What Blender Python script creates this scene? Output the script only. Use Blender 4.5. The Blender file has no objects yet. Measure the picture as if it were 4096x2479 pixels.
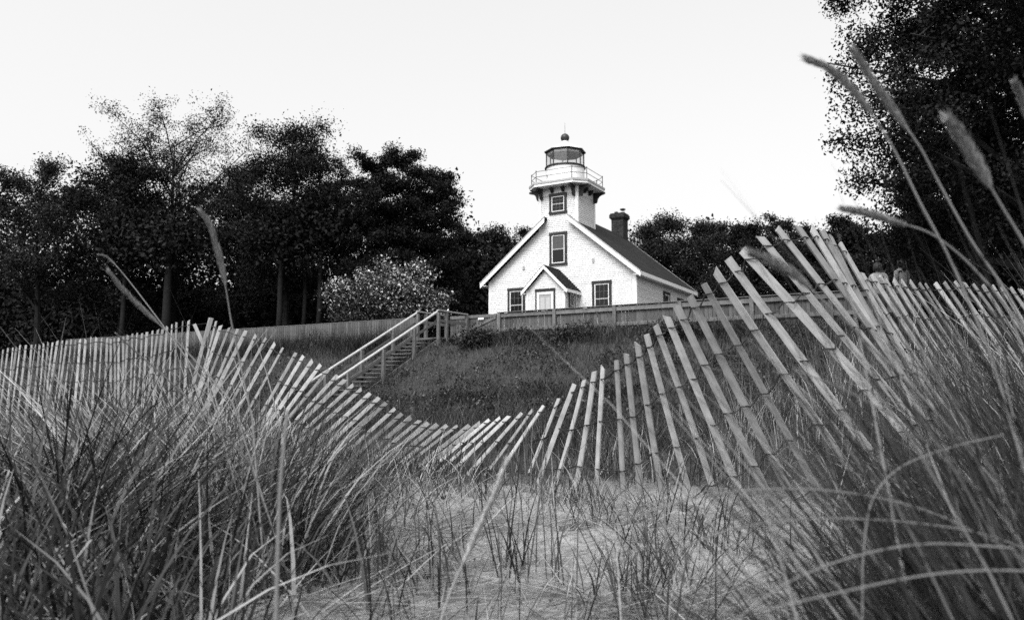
import bpy, bmesh, math, random
import numpy as np
from mathutils import Vector, Matrix, Quaternion

SC = bpy.context.scene
COL = SC.collection
R = math.radians
RNG = np.random.default_rng(7)
random.seed(7)

# ---------------------------------------------------------------- camera, world, sun, exposure
FPX, CX, CY, HY = 3186.0, 2048.0, 1239.5, 1580.0       # photograph in pixels: focal length, centre, horizon row
PITCH = math.atan((HY - CY) / FPX)
cam_data = bpy.data.cameras.new('camera')
cam = bpy.data.objects.new('camera', cam_data)
COL.objects.link(cam)
cam.location = (0, 0, 0)
cam.rotation_euler = (math.pi / 2 + PITCH, 0, 0)
cam_data.sensor_width = 36.0
cam_data.lens = 28.0
cam_data.clip_start = 0.02
cam_data.clip_end = 3000
cam_data.dof.use_dof = True
cam_data.dof.focus_distance = 6.5
cam_data.dof.aperture_fstop = 5.0
SC.camera = cam

SUN_EL, SUN_AZ = 50.0, 208.0                            # sun high behind the camera, veiled by cloud
world = bpy.data.worlds.new('World')
SC.world = world
world.use_nodes = True
wn = world.node_tree
wn.nodes.clear()
sky = wn.nodes.new('ShaderNodeTexSky')
sky.sky_type = 'NISHITA'
sky.sun_disc = False
sky.sun_elevation = R(SUN_EL)
sky.sun_rotation = R(SUN_AZ)
sky.air_density = 1.6
sky.dust_density = 7.0
sky.ozone_density = 0.5
bw = wn.nodes.new('ShaderNodeRGBToBW')                  # black and white film
bg = wn.nodes.new('ShaderNodeBackground')
bg.inputs['Strength'].default_value = 0.15
wo = wn.nodes.new('ShaderNodeOutputWorld')
wn.links.new(sky.outputs['Color'], bw.inputs[0])
veil = wn.nodes.new('ShaderNodeMath')                   # even white cloud cover over the clear-sky gradient
veil.operation = 'MULTIPLY_ADD'
veil.inputs[1].default_value = 0.55
veil.inputs[2].default_value = 1.9
wn.links.new(bw.outputs[0], veil.inputs[0])
wn.links.new(veil.outputs[0], bg.inputs['Color'])
wn.links.new(bg.outputs[0], wo.inputs['Surface'])

sun_data = bpy.data.lights.new('sun', 'SUN')
sun_data.energy = 1.4
sun_data.angle = R(30)
sun_data.color = (1, 1, 1)
sun = bpy.data.objects.new('sun', sun_data)
COL.objects.link(sun)
sd = Vector((math.sin(R(SUN_AZ)) * math.cos(R(SUN_EL)), math.cos(R(SUN_AZ)) * math.cos(R(SUN_EL)), math.sin(R(SUN_EL))))
sun.rotation_euler = sd.to_track_quat('Z', 'Y').to_euler()

SC.view_settings.view_transform = 'Standard'
SC.view_settings.look = 'None'
SC.view_settings.exposure = 0.95
SC.view_settings.gamma = 1.0
SC.view_settings.use_curve_mapping = False
SC.cycles.use_denoising = False
SC.cycles.max_bounces = 6
SC.cycles.diffuse_bounces = 3
SC.cycles.transparent_max_bounces = 8

# ---------------------------------------------------------------- helpers
CAMR = np.array([1.0, 0, 0])
CAMU = np.array([0, -math.sin(PITCH), math.cos(PITCH)])
CAMF = np.array([0, math.cos(PITCH), math.sin(PITCH)])


def at(px, py, Y):
    """the place seen at a pixel of the photograph, Y metres ahead"""
    d = CAMR * ((px - CX) / FPX) + CAMU * ((CY - py) / FPX) + CAMF
    return d * (Y / d[1])


def tag(o, label=None, cat=None, group=None, kind=None):
    if label: o['label'] = label
    if cat: o['category'] = cat
    if group: o['group'] = group
    if kind: o['kind'] = kind
    return o


def empty(name, loc=(0, 0, 0), rz=0.0, label=None, cat=None, group=None):
    o = bpy.data.objects.new(name, None)
    COL.objects.link(o)
    o.location = loc
    o.rotation_euler = (0, 0, rz)
    o.empty_display_size = 0.2
    return tag(o, label, cat, group)


def link(name, me, parent=None):
    o = bpy.data.objects.new(name, me)
    COL.objects.link(o)
    if parent is not None: o.parent = parent
    return o


def np_mesh(name, verts, faces, material, attr=None, smooth=False):
    """faces: int array (n,3) or (n,4)"""
    me = bpy.data.meshes.new(name)
    verts = np.ascontiguousarray(verts, dtype=np.float32)
    faces = np.ascontiguousarray(faces, dtype=np.int32)
    k = faces.shape[1]
    me.vertices.add(len(verts))
    me.vertices.foreach_set('co', verts.ravel())
    me.loops.add(faces.size)
    me.loops.foreach_set('vertex_index', faces.ravel())
    me.polygons.add(len(faces))
    me.polygons.foreach_set('loop_start', np.arange(len(faces), dtype=np.int32) * k)
    if smooth: me.polygons.foreach_set('use_smooth', np.ones(len(faces), dtype=bool))
    me.update(calc_edges=True)
    if attr is not None:
        a = me.attributes.new('tint', 'FLOAT', 'FACE')
        a.data.foreach_set('value', np.ascontiguousarray(attr, dtype=np.float32))
    if material: me.materials.append(material)
    return me


class MB:
    """collects shapes into one mesh"""
    def __init__(self):
        self.v, self.f = [], []

    def raw(self, vs, fs):
        b = len(self.v)
        self.v += [tuple(v) for v in vs]
        self.f += [tuple(i + b for i in f) for f in fs]
        return self

    def box(self, x0, x1, y0, y1, z0, z1):
        vs = [(x0, y0, z0), (x1, y0, z0), (x1, y1, z0), (x0, y1, z0), (x0, y0, z1), (x1, y0, z1), (x1, y1, z1), (x0, y1, z1)]
        return self.raw(vs, [(0, 3, 2, 1), (4, 5, 6, 7), (0, 1, 5, 4), (1, 2, 6, 5), (2, 3, 7, 6), (3, 0, 4, 7)])

    def prism(self, pts, d):
        """extrude polygon pts (3D) by vector d"""
        n = len(pts)
        a = [Vector(p) for p in pts]
        b = [p + Vector(d) for p in a]
        fs = [tuple(range(n))[::-1], tuple(range(n, 2 * n))]
        for i in range(n):
            j = (i + 1) % n
            fs.append((i, j, n + j, n + i))
        return self.raw(a + b, fs)

    def beam(self, p, q, w, h, up=(0, 0, 1)):
        """rectangular bar from p to q; w across, h along up"""
        p, q, up = Vector(p), Vector(q), Vector(up)
        d = (q - p).normalized()
        s = d.cross(up).normalized() * (w / 2)
        u = s.cross(d).normalized() * (h / 2)
        vs = [p - s - u, p + s - u, p + s + u, p - s + u, q - s - u, q + s - u, q + s + u, q - s + u]
        return self.raw(vs, [(0, 3, 2, 1), (4, 5, 6, 7), (0, 1, 5, 4), (1, 2, 6, 5), (2, 3, 7, 6), (3, 0, 4, 7)])

    def tube(self, pts, rad, n=6, cap=True):
        pts = [Vector(p) for p in pts]
        if not hasattr(rad, '__len__'): rad = [rad] * len(pts)
        rings = []
        ref = Vector((0.31, 0.52, 0.8))
        for i, p in enumerate(pts):
            d = (pts[min(i + 1, len(pts) - 1)] - pts[max(i - 1, 0)]).normalized()
            if abs(d.dot(ref)) > 0.95: ref = Vector((0.9, -0.3, 0.1))
            s = d.cross(ref).normalized()
            t = d.cross(s)
            rings.append([p + (s * math.cos(a) + t * math.sin(a)) * rad[i] for a in [2 * math.pi * k / n for k in range(n)]])
        vs = [v for r in rings for v in r]
        fs = []
        for i in range(len(pts) - 1):
            for k in range(n):
                a, b = i * n + k, i * n + (k + 1) % n
                fs.append((a, b, b + n, a + n))
        if cap:
            fs.append(tuple(range(n))[::-1])
            fs.append(tuple(range((len(pts) - 1) * n, len(pts) * n)))
        return self.raw(vs, fs)

    def lathe(self, prof, n=32, phase=0.0, c=(0, 0)):
        """prof: (radius, z) pairs turned about a vertical axis"""
        vs = []
        for r, z in prof:
            for k in range(n):
                a = phase + 2 * math.pi * k / n
                vs.append((c[0] + r * math.cos(a), c[1] + r * math.sin(a), z))
        fs = []
        for i in range(len(prof) - 1):
            for k in range(n):
                a, b = i * n + k, i * n + (k + 1) % n
                fs.append((a, b, b + n, a + n))
        if prof[0][0] > 1e-6: fs.append(tuple(range(n))[::-1])
        if prof[-1][0] > 1e-6: fs.append(tuple(range((len(prof) - 1) * n, len(prof) * n)))
        return self.raw(vs, fs)

    def mesh(self, name, material, smooth=False, bevel=0.0):
        bm = bmesh.new()
        vs = [bm.verts.new(v) for v in self.v]
        for f in self.f:
            try: bm.faces.new([vs[i] for i in f])
            except ValueError: pass
        bmesh.ops.recalc_face_normals(bm, faces=bm.faces)
        if bevel > 0:
            bmesh.ops.bevel(bm, geom=list(bm.edges), offset=bevel, segments=1, affect='EDGES', profile=0.5)
        me = bpy.data.meshes.new(name)
        bm.to_mesh(me)
        bm.free()
        if smooth:
            for p in me.polygons: p.use_smooth = True
        if material: me.materials.append(material)
        return me

    def build(self, name, material, parent=None, smooth=False, bevel=0.0):
        return link(name, self.mesh(name, material, smooth, bevel), parent)


def box(name, material, parent, *a, bevel=0.0):
    return MB().box(*a).build(name, material, parent, bevel=bevel)


# ---------------------------------------------------------------- materials (black and white film: all greys)
def new_mat(name, rough=0.8, spec=0.2):
    m = bpy.data.materials.new(name)
    m.use_nodes = True
    nt = m.node_tree
    b = nt.nodes['Principled BSDF']
    b.inputs['Roughness'].default_value = rough
    b.inputs['Specular IOR Level'].default_value = spec
    return m, nt, b


def ramp(nt, src, stops):
    r = nt.nodes.new('ShaderNodeValToRGB')
    e = r.color_ramp.elements
    while len(e) < len(stops): e.new(0.5)
    for i, (p, v) in enumerate(stops):
        e[i].position = p
        e[i].color = (v, v, v, 1)
    nt.links.new(src, r.inputs['Fac'])
    return r.outputs['Color']


def noise(nt, scale, detail=4.0, rough=0.6, vec=None):
    n = nt.nodes.new('ShaderNodeTexNoise')
    n.inputs['Scale'].default_value = scale
    n.inputs['Detail'].default_value = detail
    n.inputs['Roughness'].default_value = rough
    if vec is not None: nt.links.new(vec, n.inputs['Vector'])
    return n.outputs['Fac']


def mapping(nt, scale, coord='Object'):
    tc = nt.nodes.new('ShaderNodeTexCoord')
    mp = nt.nodes.new('ShaderNodeMapping')
    mp.inputs['Scale'].default_value = scale
    nt.links.new(tc.outputs[coord], mp.inputs['Vector'])
    return mp.outputs['Vector']


def math_node(nt, op, a, b):
    m = nt.nodes.new('ShaderNodeMath')
    m.operation = op
    for i, s in enumerate((a, b)):
        if isinstance(s, (int, float)): m.inputs[i].default_value = s
        else: nt.links.new(s, m.inputs[i])
    return m.outputs[0]


def bump(nt, b, h, strength, dist):
    n = nt.nodes.new('ShaderNodeBump')
    n.inputs['Strength'].default_value = strength
    n.inputs['Distance'].default_value = dist
    nt.links.new(h, n.inputs['Height'])
    nt.links.new(n.outputs[0], b.inputs['Normal'])


def flat_mat(name, v, var=0.15, scale=3.0, rough=0.75, spec=0.25):
    m, nt, b = new_mat(name, rough, spec)
    f = noise(nt, scale, 5, 0.65, mapping(nt, (1, 1, 1)))
    nt.links.new(ramp(nt, f, [(0.3, v * (1 - var)), (0.7, v * (1 + var))]), b.inputs['Base Color'])
    return m


def wood_mat(name, v, var=0.25, scale=(30, 30, 1.5), objvar=0.25, rough=0.85):
    m, nt, b = new_mat(name, rough, 0.15)
    f = noise(nt, 1.0, 6, 0.7, mapping(nt, scale))
    f2 = noise(nt, 2.3, 3, 0.6, mapping(nt, (4, 4, 4)))
    c = ramp(nt, f, [(0.25, v * (1 - var)), (0.72, v * (1 + var))])
    oi = nt.nodes.new('ShaderNodeObjectInfo')
    k = math_node(nt, 'MULTIPLY_ADD', oi.outputs['Random'], 2 * objvar)
    k.node.inputs[2].default_value = 1 - objvar
    k2 = math_node(nt, 'MULTIPLY_ADD', f2, 1.1)
    k2.node.inputs[2].default_value = 0.45
    mul = math_node(nt, 'MULTIPLY', k, k2)
    mx = nt.nodes.new('ShaderNodeVectorMath')
    mx.operation = 'SCALE'
    nt.links.new(c, mx.inputs[0])
    nt.links.new(mul, mx.inputs['Scale'])
    nt.links.new(mx.outputs[0], b.inputs['Base Color'])
    bump(nt, b, f, 0.35, 0.004)
    return m


def leaf_mat(name, lo, hi, rough=0.6, spec=0.2, trans=0.0):
    m, nt, b = new_mat(name, rough, spec)
    a = nt.nodes.new('ShaderNodeAttribute')
    a.attribute_name = 'tint'
    c = ramp(nt, a.outputs['Fac'], [(0.0, lo), (1.0, hi)])
    nt.links.new(c, b.inputs['Base Color'])
    if trans > 0:
        t = nt.nodes.new('ShaderNodeBsdfTranslucent')
        nt.links.new(c, t.inputs['Color'])
        mx = nt.nodes.new('ShaderNodeMixShader')
        mx.inputs[0].default_value = trans
        nt.links.new(b.outputs[0], mx.inputs[1])
        nt.links.new(t.outputs[0], mx.inputs[2])
        nt.links.new(mx.outputs[0], nt.nodes['Material Output'].inputs['Surface'])
    return m


M = {}
M['white'] = flat_mat('white_paint', 0.72, 0.07, 1.2, 0.5, 0.3)
M['board'] = wood_mat('painted_clapboard', 0.61, 0.07, (1.5, 20, 20), 0.07, 0.55)
M['trim_dark'] = flat_mat('dark_green_trim', 0.022, 0.2, 4, 0.5, 0.3)
M['roof'] = None
M['door'] = flat_mat('door_paint', 0.30, 0.1, 3)
M['iron'] = flat_mat('black_iron', 0.02, 0.3, 9, 0.45, 0.4)
M['muntin'] = flat_mat('muntin_paint', 0.13, 0.1, 8)
M['vent'] = flat_mat('vent_metal', 0.42, 0.1, 8)
M['roof_metal'] = flat_mat('painted_lantern_roof', 0.75, 0.08, 4, 0.4, 0.3)
M['ceil'] = flat_mat('lantern_ceiling', 0.62, 0.1, 4)
M['deck_edge'] = flat_mat('weathered_deck_edge', 0.36, 0.15, 6)
M['pot_dark'] = flat_mat('flue_dark', 0.03, 0.2, 6, 0.5, 0.3)
M['pot_metal'] = flat_mat('flue_metal', 0.5, 0.2, 6, 0.35, 0.5)
M['slat'] = wood_mat('weathered_slat_wood', 0.25, 0.28, (60, 60, 2.5), 0.32)
M['fence_wood'] = wood_mat('grey_fence_board', 0.085, 0.35, (25, 25, 1.2), 0.3)
M['post_wood'] = wood_mat('grey_fence_post', 0.14, 0.3, (25, 25, 1.2), 0.15)
M['rail_wood'] = wood_mat('stair_handrail_wood', 0.36, 0.15, (3, 25, 25), 0.1)
M['tread_wood'] = wood_mat('stair_tread_wood', 0.13, 0.2, (25, 3, 25), 0.1)
M['wire'] = flat_mat('rusty_wire', 0.022, 0.3, 30, 0.6, 0.3)
M['bark'] = flat_mat('bark', 0.014, 0.4, 6, 0.9, 0.1)
M['bark_dark'] = flat_mat('right_tree_bark', 0.035, 0.4, 6, 0.9, 0.1)  # bark of the trees at the right
M['leaf'] = leaf_mat('tree_leaf', 0.008, 0.034, 0.6, 0.15)
M['leaf_dark'] = leaf_mat('dark_tree_leaf', 0.005, 0.021, 0.65, 0.12)
M['woods'] = leaf_mat('woods_leaf', 0.007, 0.02, 0.7, 0.1)
M['blossom'] = leaf_mat('blossom_leaf', 0.010, 0.6, 0.6, 0.15)
M['weed'] = leaf_mat('weed_leaf', 0.005, 0.12, 0.7, 0.15)
M['grass'] = leaf_mat('beach_grass_blade', 0.012, 0.40, 0.55, 0.25)
M['straw'] = leaf_mat('dry_straw', 0.05, 0.42, 0.7, 0.15)
M['stalk'] = leaf_mat('seed_stalk', 0.12, 0.46, 0.7, 0.15)
M['skin'] = flat_mat('skin', 0.24, 0.05, 8, 0.55, 0.3)
M['hair'] = flat_mat('dark_hair', 0.03, 0.2, 20, 0.5, 0.3)
M['shirt'] = flat_mat('pale_shirt', 0.34, 0.06, 12, 0.85, 0.1)
M['trousers'] = flat_mat('dark_trousers', 0.05, 0.1, 12, 0.85, 0.1)


def make_special():
    # shingle roof
    m, nt, b = new_mat('roof_shingle', 0.85, 0.15)
    br = nt.nodes.new('ShaderNodeTexBrick')
    br.inputs['Scale'].default_value = 1.0
    br.inputs['Brick Width'].default_value = 0.3
    br.inputs['Row Height'].default_value = 0.14
    br.inputs['Mortar Size'].default_value = 0.008
    br.inputs['Color1'].default_value = (0.010,) * 3 + (1,)
    br.inputs['Color2'].default_value = (0.018,) * 3 + (1,)
    br.inputs['Mortar'].default_value = (0.008,) * 3 + (1,)
    tc = nt.nodes.new('ShaderNodeTexCoord')
    nt.links.new(tc.outputs['UV'], br.inputs['Vector'])
    f = noise(nt, 30, 3, 0.7, tc.outputs['Object'])
    k = math_node(nt, 'MULTIPLY_ADD', f, 0.8)
    k.node.inputs[2].default_value = 0.6
    mx = nt.nodes.new('ShaderNodeVectorMath')
    mx.operation = 'SCALE'
    nt.links.new(br.outputs['Color'], mx.inputs[0])
    nt.links.new(k, mx.inputs['Scale'])
    nt.links.new(mx.outputs[0], b.inputs['Base Color'])
    bump(nt, b, br.outputs['Fac'], 0.5, -0.01)
    M['roof'] = m
    # brick chimney
    m, nt, b = new_mat('chimney_brick', 0.9, 0.1)
    br = nt.nodes.new('ShaderNodeTexBrick')
    br.inputs['Scale'].default_value = 1.0
    br.inputs['Brick Width'].default_value = 0.22
    br.inputs['Row Height'].default_value = 0.075
    br.inputs['Mortar Size'].default_value = 0.009
    br.inputs['Color1'].default_value = (0.018,) * 3 + (1,)
    br.inputs['Color2'].default_value = (0.05,) * 3 + (1,)
    br.inputs['Mortar'].default_value = (0.028,) * 3 + (1,)
    tc = nt.nodes.new('ShaderNodeTexCoord')
    nt.links.new(tc.outputs['UV'], br.inputs['Vector'])
    nt.links.new(br.outputs['Color'], b.inputs['Base Color'])
    bump(nt, b, br.outputs['Fac'], 0.6, -0.01)
    M['brick'] = m
    # dark window glass with a reflection of the sky
    m, nt, b = new_mat('window_glass', 0.06, 0.22)
    b.inputs['Base Color'].default_value = (0.012, 0.012, 0.012, 1)
    M['glass'] = m
    m, nt, b = new_mat('blind_behind_glass', 0.3, 0.25)
    b.inputs['Base Color'].default_value = (0.07, 0.07, 0.07, 1)
    M['blind'] = m
    # lantern panes: clear
    m, nt, b = new_mat('clear_glass', 0.02, 0.5)
    tr = nt.nodes.new('ShaderNodeBsdfTransparent')
    tr.inputs[0].default_value = (0.93, 0.93, 0.93, 1)
    gl = nt.nodes.new('ShaderNodeBsdfGlossy')
    gl.inputs['Roughness'].default_value = 0.02
    mx = nt.nodes.new('ShaderNodeMixShader')
    mx.inputs[0].default_value = 0.06
    nt.links.new(tr.outputs[0], mx.inputs[1])
    nt.links.new(gl.outputs[0], mx.inputs[2])
    nt.links.new(mx.outputs[0], nt.nodes['Material Output'].inputs['Surface'])
    M['clear'] = m
    # ground: sand in front, dark soil on the bluff, painted shade under the dune grass
    m, nt, b = new_mat('sand_soil_shade', 0.95, 0.05)
    tc = nt.nodes.new('ShaderNodeTexCoord')
    n1 = noise(nt, 1.6, 6, 0.65, tc.outputs['Object'])
    n2 = noise(nt, 14, 5, 0.7, tc.outputs['Object'])
    n3 = noise(nt, 260, 2, 0.6, tc.outputs['Object'])
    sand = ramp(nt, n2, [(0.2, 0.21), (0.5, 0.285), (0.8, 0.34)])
    soil_shade = ramp(nt, n2, [(0.3, 0.022), (0.7, 0.07)])
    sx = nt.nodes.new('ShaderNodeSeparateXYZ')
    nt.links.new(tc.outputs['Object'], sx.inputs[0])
    # bare sand only in the trodden hollow; shade under the grass around it painted as dark ground
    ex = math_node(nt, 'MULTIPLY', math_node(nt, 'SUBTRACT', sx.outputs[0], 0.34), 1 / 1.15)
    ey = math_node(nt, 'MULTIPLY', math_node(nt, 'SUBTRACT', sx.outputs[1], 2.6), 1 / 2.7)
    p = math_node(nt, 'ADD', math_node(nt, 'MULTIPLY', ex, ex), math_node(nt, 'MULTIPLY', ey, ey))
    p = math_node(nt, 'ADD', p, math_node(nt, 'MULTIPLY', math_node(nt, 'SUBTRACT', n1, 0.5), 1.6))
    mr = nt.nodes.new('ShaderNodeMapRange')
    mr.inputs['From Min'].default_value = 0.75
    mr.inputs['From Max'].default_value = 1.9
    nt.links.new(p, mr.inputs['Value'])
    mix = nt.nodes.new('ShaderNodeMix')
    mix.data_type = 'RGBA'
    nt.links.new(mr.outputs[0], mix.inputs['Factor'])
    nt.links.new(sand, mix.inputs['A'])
    nt.links.new(soil_shade, mix.inputs['B'])
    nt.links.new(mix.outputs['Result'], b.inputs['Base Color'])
    h = math_node(nt, 'ADD', math_node(nt, 'MULTIPLY', n2, 1.0), math_node(nt, 'MULTIPLY', n3, 0.03))
    bump(nt, b, h, 0.6, 0.06)
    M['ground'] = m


make_special()

# ---------------------------------------------------------------- terrain
PSI_F = R(31.0)                                         # the bluff and its fence run square to this bearing
SN, CS = math.sin(PSI_F), math.cos(PSI_F)


def sstep(a, b, x):
    t = np.clip((x - a) / (b - a), 0, 1)
    return t * t * (3 - 2 * t)


PP = np.array([-200, 12, 15, 18, 20.4, 22.6, 24.4, 25.9, 28, 34, 41, 60, 400.0])
PZ = np.array([-.60, -.58, -.50, -.38, -.18, .70, 1.60, 2.08, 2.22, 2.75, 3.55, 3.9, 4.0])


def vnoise(x, y, seed):
    """smooth value noise 0..1"""
    xi, yi = np.floor(x), np.floor(y)
    fx, fy = x - xi, y - yi
    fx, fy = fx * fx * (3 - 2 * fx), fy * fy * (3 - 2 * fy)
    def h(a, b):
        v = np.sin(a * 127.1 + b * 311.7 + seed * 74.7) * 43758.5453
        return v - np.floor(v)
    return (h(xi, yi) * (1 - fx) + h(xi + 1, yi) * fx) * (1 - fy) + (h(xi, yi + 1) * (1 - fx) + h(xi + 1, yi + 1) * fx) * fy


def ground(x, y):
    x = np.asarray(x, float); y = np.asarray(y, float)
    p = x * SN + y * CS
    w = 1.0 * np.exp(-((y - 20) / 12) ** 2)
    p = p + w * (0.5 * np.sin(x * 0.35 + 0.6) + 0.25 * np.sin(x * 0.9 + y * .3))
    z = np.interp(p, PP, PZ)
    z = (z + np.interp(p - .5, PP, PZ) + np.interp(p + .5, PP, PZ) + np.interp(p - 1, PP, PZ) + np.interp(p + 1, PP, PZ)) / 5
    z = z + 0.52 * sstep(1.15, 2.7, x) * np.exp(-((y - 5.8) / 2.9) ** 2) * (p < 20)
    z = z + 0.26 * np.exp(-(((x - 11.8) / 1.6) ** 2 + ((y - 24.2) / 1.2) ** 2))
    z = z + 0.40 * np.exp(-(((x + 4.9) / 2.6) ** 2 + ((y - 10.3) / 2.6) ** 2))
    z = z - 0.16 * np.exp(-(((x + .6) / 1.6) ** 2 + ((y - 7.8) / 1.8) ** 2))
    z = z + 0.16 * np.exp(-(((x + 1.5) / .8) ** 2 + ((y - 3.6) / 1.4) ** 2))
    sx_, sy_ = x + 3.02, y - 32.0                          # stair head; hollow under the flight
    u_ = sx_ * CS - sy_ * SN
    v_ = sx_ * SN + sy_ * CS
    z = z - .55 * sstep(-1.5, -1.0, u_) * (1 - sstep(-.25, .1, u_)) * sstep(-7, -6, v_) * (1 - sstep(-.6, .2, v_))
    near = np.exp(-(y / 9.0) ** 2)
    fb = vnoise(x * 2.2, y * 2.2, 1) * .5 + vnoise(x * 5.1, y * 5.1, 2) * .3 + vnoise(x * 11, y * 11, 3) * .2
    pit = vnoise(x * 3.3 + 9, y * 3.3, 4)
    z = z + near * (.12 * (fb - .5) - .08 * sstep(.62, .85, pit))
    z = z + near * (0.045 * np.sin(x * 3.1 + 1.0) * np.sin(y * 2.3 + .4) + 0.014 * np.sin(x * 8.3 + y * 5.1) + 0.012 * np.sin(y * 11.7 - x * 4.0 + 1.2))
    z = z + 0.06 * np.sin(x * .9 + .3) * np.sin(y * .8) * sstep(9, 16, y)
    return z


def build_ground():
    def axis(lo, hi, n, k):
        t = np.linspace(-1, 1, n)
        s = np.sinh(t * k) / math.sinh(k)
        return np.where(s < 0, -s * lo, s * hi)
    xs = axis(-350, 350, 280, 7.2)
    ty = np.linspace(0, 1, 330)
    ys = -60 + 0 * ty
    ys = np.concatenate([np.linspace(-60, 0, 8)[:-1], 0 + 500 * (np.sinh(ty * 6.6) / math.sinh(6.6))])
    X, Y = np.meshgrid(xs, ys)
    Z = ground(X, Y)
    v = np.stack([X.ravel(), Y.ravel(), Z.ravel()], 1)
    nx, ny = len(xs), len(ys)
    i = np.arange(nx * ny).reshape(ny, nx)
    f = np.stack([i[:-1, :-1].ravel(), i[:-1, 1:].ravel(), i[1:, 1:].ravel(), i[1:, :-1].ravel()], 1)
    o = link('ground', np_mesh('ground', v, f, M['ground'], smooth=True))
    tag(o, kind='structure', label='pale sand hollow rising to the dark overgrown bluff')


build_ground()

# ---------------------------------------------------------------- the lighthouse
PSI = R(29.4)
E_ = np.array([-math.cos(PSI), math.sin(PSI), 0])
N_ = np.array([math.sin(PSI), math.cos(PSI), 0])
HC = np.array([6.9078, 44.0, 6.8609]) + E_ * 4.78 - np.array([0, 0, 3.3])
HW, DEP, EAVE, APEX, SLOPE = 4.78, 10.2, 3.30, 7.30, 0.825      # half width, depth, eaves, ridge of the wall outline


def uv_box(me, sx=1.0):
    """planar UVs in metres for brick and shingle materials"""
    uv = me.uv_layers.new(name='UVMap')
    for p in me.polygons:
        n = p.normal
        for li in p.loop_indices:
            c = me.vertices[me.loops[li].vertex_index].co
            if abs(n.y) > 0.7: u = (c.x, c.z)
            elif abs(n.z) > 0.9: u = (c.x, c.y)
            elif abs(n.z) > 0.3: u = (c.y, math.hypot(c.x, c.z))
            else: u = (c.y, c.z)
            uv.data[li].uv = u


def window(parent, origin, ux, w, h, cols, rows, blind=0, name='window', casing=0.145, label=None):
    """a sash window; origin bottom centre on the wall face, ux the wall's horizontal direction, facing ux x z"""
    ux = Vector(ux)
    out = ux.cross(Vector((0, 0, 1)))
    rot = Matrix(((ux.x, -out.x, 0), (ux.y, -out.y, 0), (0, 0, 1))).to_4x4()
    e = bpy.data.objects.new(name, None)
    COL.objects.link(e)
    e.parent = parent
    e.matrix_local = Matrix.Translation(Vector(origin)) @ rot
    if label: e['label'] = label
    # local frame: x along the wall, y into the wall, z up
    c = MB()
    c.box(-w / 2, -w / 2 + casing, -.075, .01, 0, h)
    c.box(w / 2 - casing, w / 2, -.075, .01, 0, h)
    c.box(-w / 2 - .02, w / 2 + .02, -.085, .01, h - casing * 1.15, h + .012)
    c.box(-w / 2 - .03, w / 2 + .03, -.095, .01, -.012, casing * .75)
    c.build('casing', M['trim_dark'], e)
    iw, z0, z1 = w / 2 - casing, casing * .75, h - casing * 1.15
    s, fr = MB(), .052
    s.box(-iw, -iw + fr, -.06, .01, z0, z1)
    s.box(iw - fr, iw, -.06, .01, z0, z1)
    s.box(-iw + fr, iw - fr, -.06, .01, z1 - fr, z1)
    s.box(-iw + fr, iw - fr, -.06, .01, z0, z0 + fr)
    s.build('frame', M['white'], e)
    pw, a, b = iw - fr, z0 + fr, z1 - fr
    mid = (a + b) / 2
    box('meeting_rail', M['vent'], e, -pw, pw, -.05, .0, mid - .025, mid + .025)
    for (q0, q1, up) in ((a, mid - .025, False), (mid + .025, b, True)):
        nr = rows // 2
        if blind == 2 and not up:
            box('pane', M['glass'], e, -pw, pw, -.028, -.005, q0, q1)
            continue
        for i in range(cols):
            for j in range(nr):
                x0, x1 = -pw + 2 * pw * i / cols, -pw + 2 * pw * (i + 1) / cols
                y0, y1 = q0 + (q1 - q0) * j / nr, q0 + (q1 - q0) * (j + 1) / nr
                box('pane', M['blind'] if (blind and up) else M['glass'], e, x0 + .009, x1 - .009, -.03, -.005, y0 + .009, y1 - .009)
        m = MB()
        for i in range(1, cols):
            x = -pw + 2 * pw * i / cols
            m.box(x - .008, x + .008, -.04, -.004, q0, q1)
        for j in range(1, nr):
            z = q0 + (q1 - q0) * j / nr
            m.box(-pw, pw, -.041, -.003, z - .008, z + .008)
        m.build('muntin', M['muntin'], e)
    return e


def clapboards(parent, spans, z0, z1, face, pitch=0.112):
    """one wedge-shaped board per course. spans(z) -> list of (a,b); face(a, d, z) -> local point, d metres out of the wall"""
    z = z0
    while z < z1 - .02:
        t = min(z + pitch + .012, z1)
        zm = z + pitch * .5
        for (a, b, a2, b2) in spans(zm, z, t):
            if b - a < .05: continue
            mb = MB()
            mb.raw([face(a, .0, z), face(b, .0, z), face(b, .028, z), face(a, .028, z),
                    face(a2, .0, t), face(b2, .0, t), face(b2, .006, t), face(a2, .006, t)],
                   [(0, 1, 2, 3), (4, 5, 6, 7), (0, 1, 5, 4), (1, 2, 6, 5), (2, 3, 7, 6), (3, 0, 4, 7)])
            mb.build('clapboard', M['board'], parent)
        z += pitch


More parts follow.
